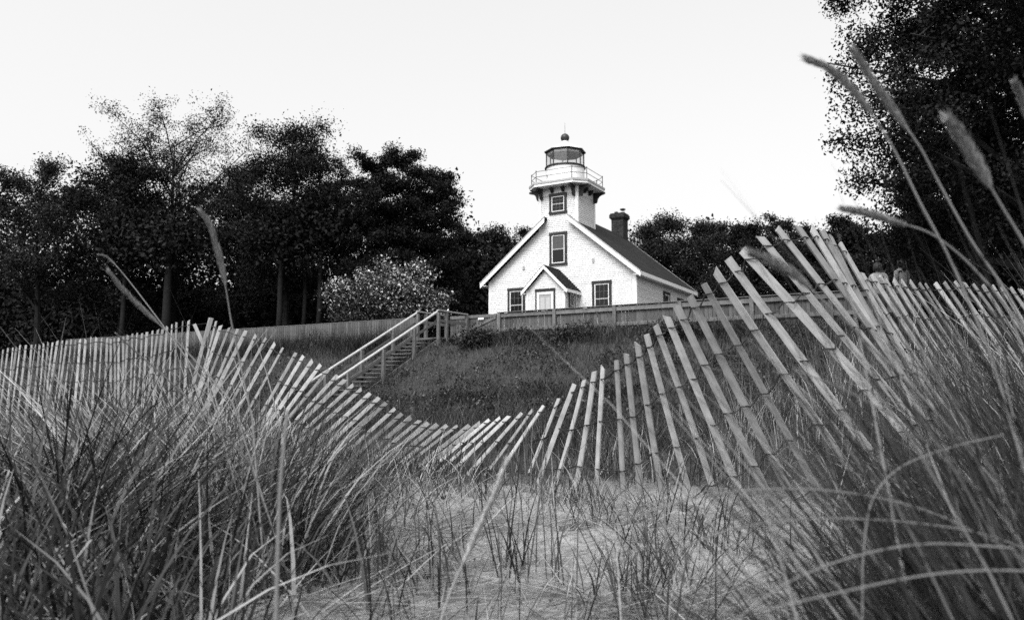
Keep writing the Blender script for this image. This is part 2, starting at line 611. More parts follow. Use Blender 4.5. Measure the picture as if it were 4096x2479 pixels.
def build_lighthouse():
    L = empty('lighthouse', HC, -PSI, 'white clapboard lighthouse cottage with a square tower and glazed lantern on the bluff', 'lighthouse')
    TW, TD, TT = 1.25, 2.5, 8.86                        # tower half width, depth, top of wall
    # --- front wall with the flush tower face
    def half(z):
        if z <= EAVE: return HW
        return max((APEX - z) / SLOPE, TW) if z < TT else TW
    wall = MB()
    wall.prism([(-HW, .02, 0), (HW, .02, 0), (HW, .02, EAVE), (TW, .02, APEX - SLOPE * TW), (TW, .02, TT), (-TW, .02, TT), (-TW, .02, APEX - SLOPE * TW), (-HW, .02, EAVE)], (0, .15, 0))
    front = wall.build('wall', M['white'], L)
    cb = .14
    def sp(zm, z, t):
        h0, h1 = half(z), half(t)
        if z < EAVE: h0 = h1 = min(h0, h1) if h1 < h0 - .3 else h0
        if zm > EAVE and h0 > TW + .001:
            return [(-h0, h0, -max(h1, TW), max(h1, TW))]
        k = h0 - cb
        return [(-k, k, -k, k)]
    clapboards(front, sp, 0.25, 8.28, lambda a, d, z: (a, .02 - d, z))
    box('foundation', M['deck_edge'], L, -HW - .01, HW + .01, -.02, DEP, -.9, .25)
    for s in (-1, 1):
        box('corner_board', M['white'], front, min(s * HW, s * (HW - cb)), max(s * HW, s * (HW - cb)), -.034, .02, .25, EAVE)
        a, b = s * (TW + .012), s * (TW - cb)
        box('corner_board', M['white'], front, min(a, b), max(a, b), -.036, .02, APEX - SLOPE * TW + .1, TT)
    box('frieze', M['white'], front, -TW + cb, TW - cb, -.026, .02, 8.28, TT)
    # --- side walls
    for s in (1, -1):
        w = MB().box(min(s * HW, s * (HW - .15)), max(s * HW, s * (HW - .15)), .17, DEP, 0, EAVE).build('wall', M['white'], L)
        if s == 1:
            clapboards(w, lambda zm, z, t: [(cb, DEP - .1, cb, DEP - .1)], .25, EAVE - .1, lambda a, d, z: (HW + d, a, z))
            box('corner_board', M['white'], w, HW - .02, HW + .052, -.03, cb, .25, EAVE)
            for (n0, zt, hh) in ((5.15, 2.72, 1.72), (7.9, 2.60, 1.5)):
                window(w, (HW + .02, n0, zt - hh), (0, 1, 0), 1.12, hh, 3, 4)
    bw_ = MB()
    bw_.prism([(-HW, DEP - .15, 0), (HW, DEP - .15, 0), (HW, DEP - .15, EAVE), (0, DEP - .15, APEX), (-HW, DEP - .15, EAVE)], (0, .15, 0))
    bw_.build('wall', M['white'], L)
    # --- tower sides and back
    for s in (1, -1):
        tz = APEX - SLOPE * TW - .4
        w = MB().box(min(s * TW, s * (TW - .12)), max(s * TW, s * (TW - .12)), .17, TD, tz, TT).build('wall', M['white'], L)
        clapboards(w, lambda zm, z, t: [(cb, TD - cb, cb, TD - cb)], tz + .3, 8.28, lambda a, d, z, s=s: (s * (TW + d), a, z))
        for (y0, y1) in ((-.01, cb), (TD - cb, TD + .02)):
            box('corner_board', M['white'], w, min(s * (TW - .01), s * (TW + .05)), max(s * (TW - .01), s * (TW + .05)), y0, y1, tz, TT - .002)
        box('frieze', M['white'], w, min(s * TW, s * (TW + .018)), max(s * TW, s * (TW + .018)), cb, TD - cb, 8.28, TT - .004)
    box('wall', M['white'], L, -TW, TW, TD - .12, TD, APEX - .4, TT)
    # --- roof: two shingled slopes, white barge boards, soffits
    OV, TH, F0, B0 = .40, .17, -.40, DEP + .32
    zt = APEX + .27                                      # top of the ridge
    def rz(x): return zt - SLOPE * abs(x)
    xe = HW + OV
    for s in (1, -1):
        r = MB()
        r.prism([(0, .03, rz(0)), (s * xe, .03, rz(xe)), (s * xe, .03, rz(xe) - TH), (0, .03, rz(0) - TH)], (0, B0 - .03, 0))
        x1 = .74
        r.prism([(s * x1, F0 + .04, rz(x1)), (s * xe, F0 + .04, rz(xe)), (s * xe, F0 + .04, rz(xe) - TH), (s * x1, F0 + .04, rz(x1) - TH)], (0, -F0 - .01, 0))
        me = r.mesh('roof', M['roof'])
        uv_box(me)
        rf = link('roof', me, L)
        for (y0, y1, xi) in ((F0, F0 + .038, x1), (B0 + .002, B0 + .04, .02)):
            b = MB()
            b.prism([(s * xi, y0, rz(xi) - .05), (s * (xe + .01), y0, rz(xe) - .05), (s * (xe + .01), y0, rz(xe) - .34), (s * xi, y0, rz(xi) - .34)], (0, y1 - y0, 0))
            b.build('barge_board', M['white'], rf)
            d = MB()
            d.prism([(s * xi, y0 - .02, rz(xi) + .012), (s * (xe + .03), y0 - .02, rz(xe + .02) + .012), (s * (xe + .03), y0 - .02, rz(xe + .02) - .049), (s * xi, y0 - .02, rz(xi) - .049)], (0, y1 - y0 + .02, 0))
            d.build('drip_edge', M['deck_edge'], rf)
        box('fascia', M['white'], rf, min(s * xe, s * (xe + .03)), max(s * xe, s * (xe + .03)), F0 + .04, B0, rz(xe) - .25, rz(xe) - .03)
        box('soffit', M['white'], rf, min(s * HW, s * xe), max(s * HW, s * xe), F0 + .04, B0, rz(xe) - .22, rz(xe) - .185)
    # --- windows of the front
    window(front, (0, 0, 7.14), (1, 0, 0), 1.13, 1.21, 3, 4, blind=0)
    window(front, (0, 0, 4.05), (1, 0, 0), 1.13, 1.95, 3, 4, blind=2)
    window(front, (2.74, 0, .92), (1, 0, 0), 1.18, 2.0, 3, 4)
    window(front, (-2.83, 0, .86), (1, 0, 0), 1.18, 2.0, 3, 4)
    for (x, z) in ((-2.33, 4.06), (2.22, 4.13)):
        v = MB().box(x - .075, x + .075, -.05, .0, z - .12, z + .12)
        o = v.build('vent', M['vent'], front)
        for q in range(4):
            box('louvre', M['deck_edge'], o, x - .06, x + .06, -.058, -.05, z - .10 + q * .055, z - .075 + q * .055)
    # --- porch
    PW, PD, PE, PA = 1.19, 1.72, 2.42, 3.55
    pz = MB()
    pz.prism([(-PW, -PD, .1), (PW, -PD, .1), (PW, -PD, PE), (0, -PD, PA), (-PW, -PD, PE)], (0, .12, 0))
    pw = pz.build('porch_wall', M['white'], L)
    def psp(zm, z, t):
        if zm < 2.12:
            return [(-PW + .1, -.64, -PW + .1, -.64), (.64, PW - .1, .64, PW - .1)]
        h = lambda q: PW - .1 if q < PE else max((PA - q) / ((PA - PE) / PW) - .02, .02)
        return [(-h(z), h(z), -h(t), h(t))]
    clapboards(pw, psp, .22, PA - .1, lambda a, d, z: (a, -PD - d, z))
    for s in (-1, 1):
        box('corner_board', M['white'], pw, min(s * (PW - .1), s * (PW + .05)), max(s * (PW - .1), s * (PW + .05)), -PD - .05, -PD + .1, .1, PE)
        w = MB().box(min(s * PW, s * (PW - .1)), max(s * PW, s * (PW - .1)), -PD + .12, .0, .1, PE).build('porch_wall', M['white'], L)
        clapboards(w, lambda zm, z, t: [(-PD + .1, -.04, -PD + .1, -.04)], .22, PE - .05, lambda a, d, z, s=s: (s * (PW + d), a, z))
        if s == 1: window(w, (PW + .015, -.83, .75), (0, 1, 0), .82, 1.55, 2, 4, casing=.13)
    pr, ps = 3.80, 1.0
    for s in (1, -1):
        r = MB()
        r.prism([(0, -PD - .22, pr), (s * 1.44, -PD - .22, pr - ps * 1.44), (s * 1.44, -PD - .22, pr - ps * 1.44 - .12), (0, -PD - .22, pr - .12)], (0, PD + .20, 0))
        me = r.mesh('porch_roof', M['roof'])
        uv_box(me)
        rf = link('porch_roof', me, L)
        for q in range(12):                              # ragged shingle courses standing proud
            x = .06 + q * .116
            c = MB().box(min(s * x, s * (x + .10)), max(s * x, s * (x + .10)), -PD - .23, -.03, 0, .018)
            for i, vv in enumerate(c.v):
                c.v[i] = (vv[0], vv[1], pr - ps * abs(vv[0]) + .004 + vv[2] * (1 + 1.5 * (abs(abs(vv[0]) - x) > .05)))
            cm = c.mesh('shingle_course', M['roof'])
            uv_box(cm)
            link('shingle_course', cm, rf)
        b = MB()
        b.prism([(0, -PD - .26, pr - .03), (s * 1.46, -PD - .26, pr - .03 - ps * 1.46), (s * 1.46, -PD - .26, pr - .24 - ps * 1.46), (0, -PD - .26, pr - .24)], (0, .036, 0))
        b.build('barge_board', M['white'], rf)
        box('fascia', M['white'], rf, min(s * 1.445, s * 1.47), max(s * 1.445, s * 1.47), -PD - .22, -.03, pr - ps * 1.44 - .19, pr - ps * 1.44 - .02)
        box('soffit', M['white'], rf, min(s * PW, s * 1.44), max(s * PW, s * 1.44), -PD - .22, -.03, pr - ps * 1.44 - .165, pr - ps * 1.44 - .13)
    # door
    d = bpy.data.objects.new('door', None)
    COL.objects.link(d)
    d.parent = L
    d.location = (0, -PD, .1)
    c = MB()
    c.box(-.62, -.53, -.075, .0, .0, 2.30).box(.53, .62, -.075, .0, .0, 2.30).box(-.64, .64, -.085, .0, 2.18, 2.34)
    c.build('casing', M['trim_dark'], d)
    c = MB()
    c.box(-.53, -.38, -.06, .0, .0, 2.18).box(.38, .53, -.06, .0, .0, 2.18).box(-.38, .38, -.06, .0, 2.02, 2.18)
    c.build('frame', M['white'], d)
    leaf = MB().box(-.38, .38, -.03, .0, .0, 2.02).build('door_leaf', M['door'], d)
    c = MB()
    for (x0, x1) in ((-.30, -.04), (.04, .30)):
        for (z0, z1) in ((.2, .9), (1.05, 1.85)):
            c.box(x0, x1, -.036, -.029, z0, z1)
    c.build('door_panel', M['vent'], d)
    MB().lathe([(0, 0), (.03, .01), (.03, .04), (0, .05)], 10).build('handle', M['iron'], d).matrix_local = Matrix.Translation((.31, -.03, 1.0)) @ Matrix.Rotation(math.pi / 2, 4, 'X')
    box('step', M['deck_edge'], L, -.8, .8, -PD - .55, -PD - .005, -.3, .1)
    # --- gallery
    GH, GC, GT = 1.95, .66, 9.0
    gal = bpy.data.objects.new('gallery', None)
    COL.objects.link(gal)
    gal.parent = L
    gal.location = (0, TD / 2, 0)
    def octo(h, c): return [(-h + c, -h), (h - c, -h), (h, -h + c), (h, h - c), (h - c, h), (-h + c, h), (-h, h - c), (-h, -h + c)]
    MB().prism([(x, y, GT - .12) for x, y in octo(GH, GC)], (0, 0, .12)).build('deck', M['deck_edge'], gal)
    MB().prism([(x, y, GT - .26) for x, y in octo(GH - .03, GC)], (0, 0, .138)).build('fascia', M['white'], gal)
    MB().prism([(x, y, GT - .30) for x, y in octo(GH - .13, GC)], (0, 0, .039)).build('soffit', M['white'], gal)
    prof = [(0, 0), (.74, 0), (.74, -.10), (.62, -.14), (.50, -.16), (.36, -.24), (.27, -.36), (.24, -.50), (.20, -.60), (.12, -.64), (.07, -.60), (0, -.62)]
    soff = GT - .302
    for k in range(4):                                   # scroll brackets at the ends of each face, small blocks between
        ang = k * math.pi / 2
        for xo in (-1.07, 1.07):
            b = MB().prism([(xo - .065, -TW - .03 - u, soff + v) for u, v in prof], (.13, 0, 0))
            o = b.build('bracket', M['trim_dark'], gal)
            o.rotation_euler = (0, 0, ang)
        for xo in (-.36, .36):
            b = MB().prism([(xo - .075, -TW - .03 - u, soff + v) for u, v in [(0, 0), (.26, 0), (.26, -.1), (.16, -.2), (.1, -.28), (0, -.28)]], (.15, 0, 0))
            o = b.build('modillion', M['trim_dark'], gal)
            o.rotation_euler = (0, 0, ang)
    cor = octo(GH - .12, GC)
    for i, (x, y) in enumerate(cor):
        MB().tube([(x, y, GT), (x, y, GT + .70)], .022, 8).build('railing_post', M['iron'], gal)
        MB().lathe([(0, GT + .70), (.03, GT + .71), (.03, GT + .74), (0, GT + .76)], 8, c=(x, y)).build('finial', M['iron'], gal)
        x2, y2 = cor[(i + 1) % 8]
        for zr in (.36, .68):
            MB().tube([(x, y, GT + zr), (x2, y2, GT + zr)], .017, 6).build('railing_bar', M['iron'], gal)
    # --- lantern
    lan = bpy.data.objects.new('lantern', None)
    COL.objects.link(lan)
    lan.parent = L
    lan.location = (-.12, TD / 2, 0)
    D0 = GT
    MB().lathe([(1.17, D0), (1.17, D0 + 1.16)], 48).build('drum', M['white'], lan, smooth=False)
    MB().lathe([(1.18, D0 + 1.14), (1.24, D0 + 1.15), (1.26, D0 + 1.19), (1.24, D0 + 1.24), (1.12, D0 + 1.25)], 48).build('rim', M['iron'], lan)
    MB().lathe([(.0, D0 + 1.2), (1.12, D0 + 1.2)], 48).build('lantern_floor', M['deck_edge'], lan)
    th = math.atan2(-HC[1], -HC[0]) + PSI                # vertex placing as seen from the beach
    ph = math.atan2(-N_[1] * 0 - 1, 0) + R(8)
    ph = -math.pi / 2 - R(12)
    LZ0, LZ1, LR = D0 + 1.22, D0 + 2.16, 1.15
    vs = [(LR * math.cos(ph + k * math.pi / 4), LR * math.sin(ph + k * math.pi / 4)) for k in range(8)]
    for k in range(8):
        x, y = vs[k]
        x2, y2 = vs[(k + 1) % 8]
        MB().tube([(x, y, LZ0), (x, y, LZ1)], .036, 6).build('mullion', M['iron'], lan)
        MB().prism([(x * .99, y * .99, LZ0), (x2 * .99, y2 * .99, LZ0), (x2 * .99, y2 * .99, LZ1), (x * .99, y * .99, LZ1)], Vector((-(x + x2), -(y + y2), 0)).normalized() * .012).build('pane', M['clear'], lan)
    R1 = 1.27
    MB().lathe([(0, LZ1 + .02), (R1, LZ1 - .005), (R1 + .02, LZ1 + .06), (R1 - .05, LZ1 + .075)], 8, ph).build('roof_edge', M['iron'], lan)
    MB().lathe([(0, LZ1 - .03), (LR - .10, LZ1 - .15), (LR - .07, LZ1 - .15), (LR - .07, LZ1 - .006)], 8, ph).build('ceiling', M['ceil'], lan)
    MB().lathe([(R1 - .02, LZ1 + .07), (1.0, LZ1 + .24), (.6, LZ1 + .42), (.26, LZ1 + .56), (.20, LZ1 + .62), (.20, LZ1 + .74)], 8, ph).build('lantern_roof', M['roof_metal'], lan)
    zb = LZ1 + .96
    MB().lathe([(.27 * math.sin(a), zb - .27 * math.cos(a)) for a in [math.pi * i / 12 for i in range(13)]], 20).build('ventilator_ball', M['iron'], lan, smooth=True)
    MB().tube([(0, 0, zb + .25), (0, 0, zb + .95)], [.012, .006], 6).build('lightning_rod', M['iron'], lan)
    a = ph - R(28)
    MB().box(-.05, .05, -.03, .02, -.06, .06).build('vent', M['vent'], lan).matrix_local = Matrix.Translation((1.18 * math.cos(a), 1.18 * math.sin(a), D0 + .62)) @ Matrix.Rotation(a + math.pi / 2, 4, 'Z')
    # --- chimney
    ch = bpy.data.objects.new('chimney', None)
    COL.objects.link(ch)
    ch.parent = L
    ch.location = (0.05, 9.65, 0)
    b = MB().box(-.44, .44, -.44, .44, 6.0, 8.60).box(-.49, .49, -.49, .49, 8.60, 8.68).box(-.55, .55, -.55, .55, 8.68, 8.93).box(-.50, .50, -.50, .50, 8.93, 9.02)
    me = b.mesh('stack', M['brick'])
    uv_box(me)
    link('stack', me, ch)
    MB().lathe([(.13, 9.02), (.13, 9.18), (.11, 9.18)], 14, c=(-.2, -.1)).build('flue', M['pot_dark'], ch)
    p = MB().lathe([(.15, 9.02), (.15, 9.22), (.13, 9.22)], 14, c=(.2, .12)).build('flue', M['pot_metal'], ch)
    MB().lathe([(.10, 9.22), (.10, 9.32), (.2, 9.33), (.2, 9.39), (.1, 9.43), (0, 9.44)], 14, c=(.2, .12)).build('cowl', M['pot_dark'], p)
    return L


build_lighthouse()

# ---------------------------------------------------------------- bluff fence, gate and stairs
FD0 = 33.0
FTOP = (HY - 1251) / FPX * FD0                           # top rail height above the lens
FP = np.array([FD0 * (2000 - CX) / FPX, FD0, 0])         # a point of the fence line
FE = np.array([math.cos(PSI_F), -math.sin(PSI_F), 0])    # along the fence, to the right
FN = np.array([math.sin(PSI_F), math.cos(PSI_F), 0])


def fence_s(px):
    """distance along the fence line of a column of the photograph"""
    k = (px - CX) / FPX
    return (k * FP[1] - FP[0]) / (FE[0] - k * FE[1])


BOARD_MESH = [MB().box(-w / 2, w / 2, 0, .02, -1.45 + rnd, 0 + rnd).mesh('board', M['fence_wood']) for w, rnd in ((.132, 0), (.136, .006), (.128, -.008), (.14, .002))]


def build_fence(name, s0, s1, rails, label, top=FTOP):
    base = FP + FE * ((s0 + s1) / 2)
    f = empty(name, (base[0], base[1], top - 1.4), -PSI_F, label, 'fence', 'board fences along the bluff')
    h = (s1 - s0) / 2
    # local: x along, y away from the beach, z up from 1.4 m below the top
    n = int((s1 - s0) / .146)
    for i in range(n):
        x = -h + (i + .5) * (s1 - s0) / n
        o = link('board', BOARD_MESH[random.randrange(4)], f)
        o.location = (x, .0 if not rails else .045, 1.39 + random.uniform(-.006, .006))
        o.rotation_euler = (0, random.uniform(-.006, .006), 0)
    if rails:
        m = int((s1 - s0) / 2.35) + 1
        for i in range(m):
            x = -h + .1 + i * (s1 - s0 - .2) / (m - 1)
            box('post', M['post_wood'], f, x - .07, x + .07, -.10, .04, -.4, 1.385, bevel=.006)
        for k in range(m - 1):
            xa, xb = -h + .1 + k * (s1 - s0 - .2) / (m - 1) + .07, -h + .1 + (k + 1) * (s1 - s0 - .2) / (m - 1) - .07
            for (z0, z1) in ((1.20, 1.36), (.62, .76)):
                box('rail', M['post_wood'], f, xa, xb, -.045 + random.uniform(0, .01), .043, z0 + random.uniform(-.01, .01), z1, bevel=.004)
        box('cap_rail', M['post_wood'], f, -h, h, -.10, .07, 1.395, 1.425, bevel=.004)
    else:
        for z in (1.2, .4): box('rail', M['post_wood'], f, -h, h, .022, .07, z - .05, z + .05)
        for i in range(int((s1 - s0) / 2.4) + 1):
            x = -h + .1 + i * 2.4
            box('post', M['post_wood'], f, x - .05, x + .05, .072, .17, -.4, 1.33)
        box('cap_rail', M['post_wood'], f, -h, h, -.012, .07, 1.395, 1.42)
    return f


S_STAIR_L, S_STAIR_R = fence_s(1672), fence_s(1792)
S_GATE_R = fence_s(1988)
build_fence('board_fence', fence_s(260), S_STAIR_L - .05, False, 'plain grey board fence running left from the stairs under the trees')
build_fence('board_fence', S_GATE_R + .03, fence_s(3700), True, 'grey board fence with posts and rails in front of the white cottage')


def build_gate():
    s0, s1 = S_STAIR_R + .08, S_GATE_R - .03
    base = FP + FE * s0
    g = empty('gate', (base[0], base[1], FTOP - 1.4), -PSI_F, 'grey board gate with black strap hinges beside the stair head', 'gate')
    w = s1 - s0
    n = int(w / .146)
    for i in range(n):
        o = link('board', BOARD_MESH[i % 4], g)
        o.location = ((i + .5) * w / n, .03, 1.38)
    for z in (1.24, .3): box('rail', M['post_wood'], g, .02, w - .02, -.01, .028, z, z + .12)
    MB().beam((.05, .01, .42), (w - .05, .01, 1.22), .035, .1, up=(0, 0, 1)).build('brace', M['post_wood'], g)
    for z in (1.02, .38):
        MB().prism([(0, -.018, z - .03), (.34, -.018, z - .008), (.34, -.018, z + .008), (0, -.018, z + .03)], (0, .007, 0)).build('hinge', M['iron'], g)
    box('notice', M['white'], g, w * .62, w * .62 + .28, -.022, -.012, 1.16, 1.24)


build_gate()


def build_stairs():
    top_r = at(1747, 1250, 32.0)
    drop_per_m = 0.492
    W = 1.05
    run = 6.1
    # local frame: x along the fence (right), y down the stairs towards the beach is negative
    st = empty('staircase', (top_r[0], top_r[1], top_r[2]), -PSI_F, 'weathered wooden beach stairs with pale handrails climbing the bluff', 'staircase')
    def z(L): return -drop_per_m * L
    DT = 1.02                                            # handrail above the treads
    for x in (0.0, -W):
        MB().beam((x, .12, z(-.12) + .02), (x, -run, z(run) + .02), .13, .05, up=(0, 0, 1)).build('handrail', M['rail_wood'], st, bevel=.006)
        MB().beam((x, -.05, z(.05) - .36), (x, -run, z(run) - .36), .04, .09, up=(0, 0, 1)).build('mid_rail', M['post_wood'], st)
        lift = .10 if x < 0 else -.22                      # the right hand stringer is sunk in the bank
        MB().beam((x, .05, z(-.05) - DT + lift), (x, -run - .2, z(run + .2) - DT + lift), .05, .25, up=(0, 0, 1)).build('stringer', M['post_wood'], st)
        for L in (.0, 1.55, 3.35, 5.2):
            box('post', M['post_wood'], st, x + .03, x + .15, -L - .06, -L + .06, -1.6 + z(L), z(L) - .012, bevel=.006)
        # landing rail to the fence
        MB().beam((x + .09, -.05, .09), (x + .09, 2.05, .09), .13, .045, up=(0, 0, 1)).build('landing_rail', M['rail_wood'], st, bevel=.005)
        MB().beam((x + .09, .02, -.32), (x + .09, 2.05, -.32), .04, .12, up=(0, 0, 1)).build('landing_rail', M['post_wood'], st)
        for L in (.55, 2.0):
            box('post', M['post_wood'], st, x + .03, x + .15, L - .06, L + .06, -1.35, .066, bevel=.006)
    n = int(run * drop_per_m / .157) + 1
    for i in range(n):
        L = .12 + i * .157 / drop_per_m
        box('tread', M['tread_wood'], st, -W + .03, .0, -L - .27, -L, z(L) - DT - .03, z(L) - DT)
    for i in range(14):
        box('landing_plank', M['tread_wood'], st, -W + .02, .12, .0 + i * .145, .138 + i * .145, -1.04, -1.0)
    return st


build_stairs()

# ---------------------------------------------------------------- the slat (sand) fence
#        top x, top y, dx/dy of the slat in the picture, distance
ST = [(-60, 1405, -.05, 13.4), (13, 1398, -.05, 13.0), (52, 1390, -.05, 12.8), (81, 1380, -.06, 12.7), (127, 1379, -.05, 12.6), (175, 1374, -.05, 12.4), (211, 1369, -.06, 12.3),
      (250, 1361, -.06, 12.2), (286, 1359, -.06, 12.1), (321, 1357, -.03, 12.0), (386, 1350, .0, 11.8), (429, 1352, .02, 11.7), (458, 1352, .03, 11.6), (493, 1346, .05, 11.5),
      (549, 1331, .02, 11.3), (588, 1328, -.02, 11.1), (633, 1318, -.08, 11.0), (669, 1306, -.03, 10.9), (688, 1297, .0, 10.8), (706, 1290, .02, 10.75), (731, 1284, .0, 10.7), (755, 1282, .0, 10.6),
      (841, 1272, -.20, 10.2), (865, 1284, -.24, 10.1), (883, 1302, -.30, 10.0), (918, 1310, -.34, 9.8), (951, 1316, -.40, 9.6), (984, 1322, -.45, 9.4), (1024, 1339, -.50, 9.2), (1064, 1352, -.52, 9.0),
      (1100, 1372, -.53, 8.9), (1133, 1390, -.54, 8.75), (1184, 1410, -.56, 8.6), (1214, 1423, -.58, 8.5), (1250, 1441, -.66, 8.4), (1283, 1458, -.72, 8.3), (1316, 1478, -.82, 8.25),
      (1349, 1500, -.92, 8.2), (1380, 1518, -1.0, 8.2), (1413, 1538, -1.05, 8.2), (1446, 1555, -1.1, 8.2), (1480, 1573, -1.12, 8.2), (1516, 1590, -1.1, 8.2), (1545, 1610, -1.06, 8.2), (1580, 1633, -1.1, 8.2),
      (1608, 1653, -1.12, 8.2), (1645, 1667, -1.15, 8.2), (1679, 1681, -1.2, 8.2), (1713, 1690, -1.22, 8.2), (1750, 1696, -1.25, 8.2), (1787, 1700, -1.25, 8.2), (1830, 1702, -1.25, 8.1), (1878, 1700, -1.22, 8.0), (1920, 1690, -1.2, 7.9),
      (1958, 1678, -1.2, 7.8), (2000, 1670, -1.15, 7.6), (2037, 1664, -1.05, 7.4), (2088, 1652, -.9, 7.1), (2130, 1640, -.78, 6.9), (2175, 1622, -.62, 6.6), (2236, 1593, -.45, 6.2), (2298, 1536, -.35, 5.8), (2338, 1519, -.30, 5.5),
      (2378, 1485, -.19, 5.2), (2412, 1468, -.07, 5.0), (2466, 1441, .02, 4.7), (2506, 1416, .09, 4.6), (2550, 1373, .15, 4.5), (2586, 1337, .24, 4.4), (2623, 1301, .32, 4.3), (2667, 1265, .39, 4.25),
      (2707, 1224, .45, 4.2), (2759, 1184, .50, 4.15), (2816, 1136, .54, 4.08), (2860, 1083, .62, 4.0), (2912, 1035, .70, 3.95), (2969, 999, .84, 3.9), (3041, 947, .80, 3.9), (3110, 914, .73, 3.93), (3190, 906, .64, 4.05),
      (3246, 914, .57, 4.25), (3287, 922, .53, 4.45), (3323, 943, .52, 4.65), (3359, 971, .52, 4.85), (3380, 1005, .53, 5.0), (3400, 1045, .55, 5.2), (3426, 1090, .58, 5.4), (3447, 1092, .61, 5.55), (3486, 1102, .60, 5.7), (3520, 1103, .6, 5.85),
      (3544, 1116, .60, 6.0), (3574, 1120, .60, 6.1), (3606, 1124, .61, 6.2), (3641, 1126, .62, 6.3), (3677, 1132, .62, 6.4), (3701, 1135, .62, 6.5), (3740, 1132, .6, 6.6), (3777, 1130, .60, 6.7), (3819, 1126, .62, 6.8), (3856, 1130, .6, 6.9),
      (3892, 1136, .61, 7.0), (3930, 1140, .6, 7.1), (3968, 1142, .6, 7.2), (4005, 1146, .61, 7.3), (4042, 1150, .6, 7.4), (4080, 1156, .6, 7.5), (4118, 1160, .6, 7.6), (4160, 1164, .6, 7.7), (4205, 1168, .6, 7.8)]


def slat_mesh(k):
    """thin sawn lath, warped along its length"""
    rnd = random.Random(k)
    L, w, t, n = 1.22, .040, .009, 5
    mb = MB()
    vs, fs = [], []
    bw_, bt, tw = rnd.uniform(-.010, .010), rnd.uniform(-.02, .02), rnd.uniform(-.25, .25)
    cut = rnd.choice((0, 0, .004, -.006, .012, -.014))
    for i in range(n + 1):
        q = i / n
        z = -L * q
        c, s = math.cos(tw * (q - .5)), math.sin(tw * (q - .5))
        ox, oy = bw_ * math.sin(q * math.pi), bt * math.sin(q * math.pi)
        ww = w / 2 * (1 + rnd.uniform(-.06, .06))
        for (a, b) in ((-ww, -t / 2), (ww, -t / 2), (ww, t / 2), (-ww, t / 2)):
            vs.append((ox + a * c - b * s, oy + a * s + b * c, z + ((cut * a / ww + rnd.uniform(-.004, .004)) if i == 0 else 0)))
    for i in range(n):
        for k2 in range(4):
            a, b = i * 4 + k2, i * 4 + (k2 + 1) % 4
            fs.append((a, b, b + 4, a + 4))
    fs += [(0, 1, 2, 3), (n * 4 + 3, n * 4 + 2, n * 4 + 1, n * 4)]
    mb.raw(vs, fs)
    return mb.mesh('slat', M['slat'], bevel=0)


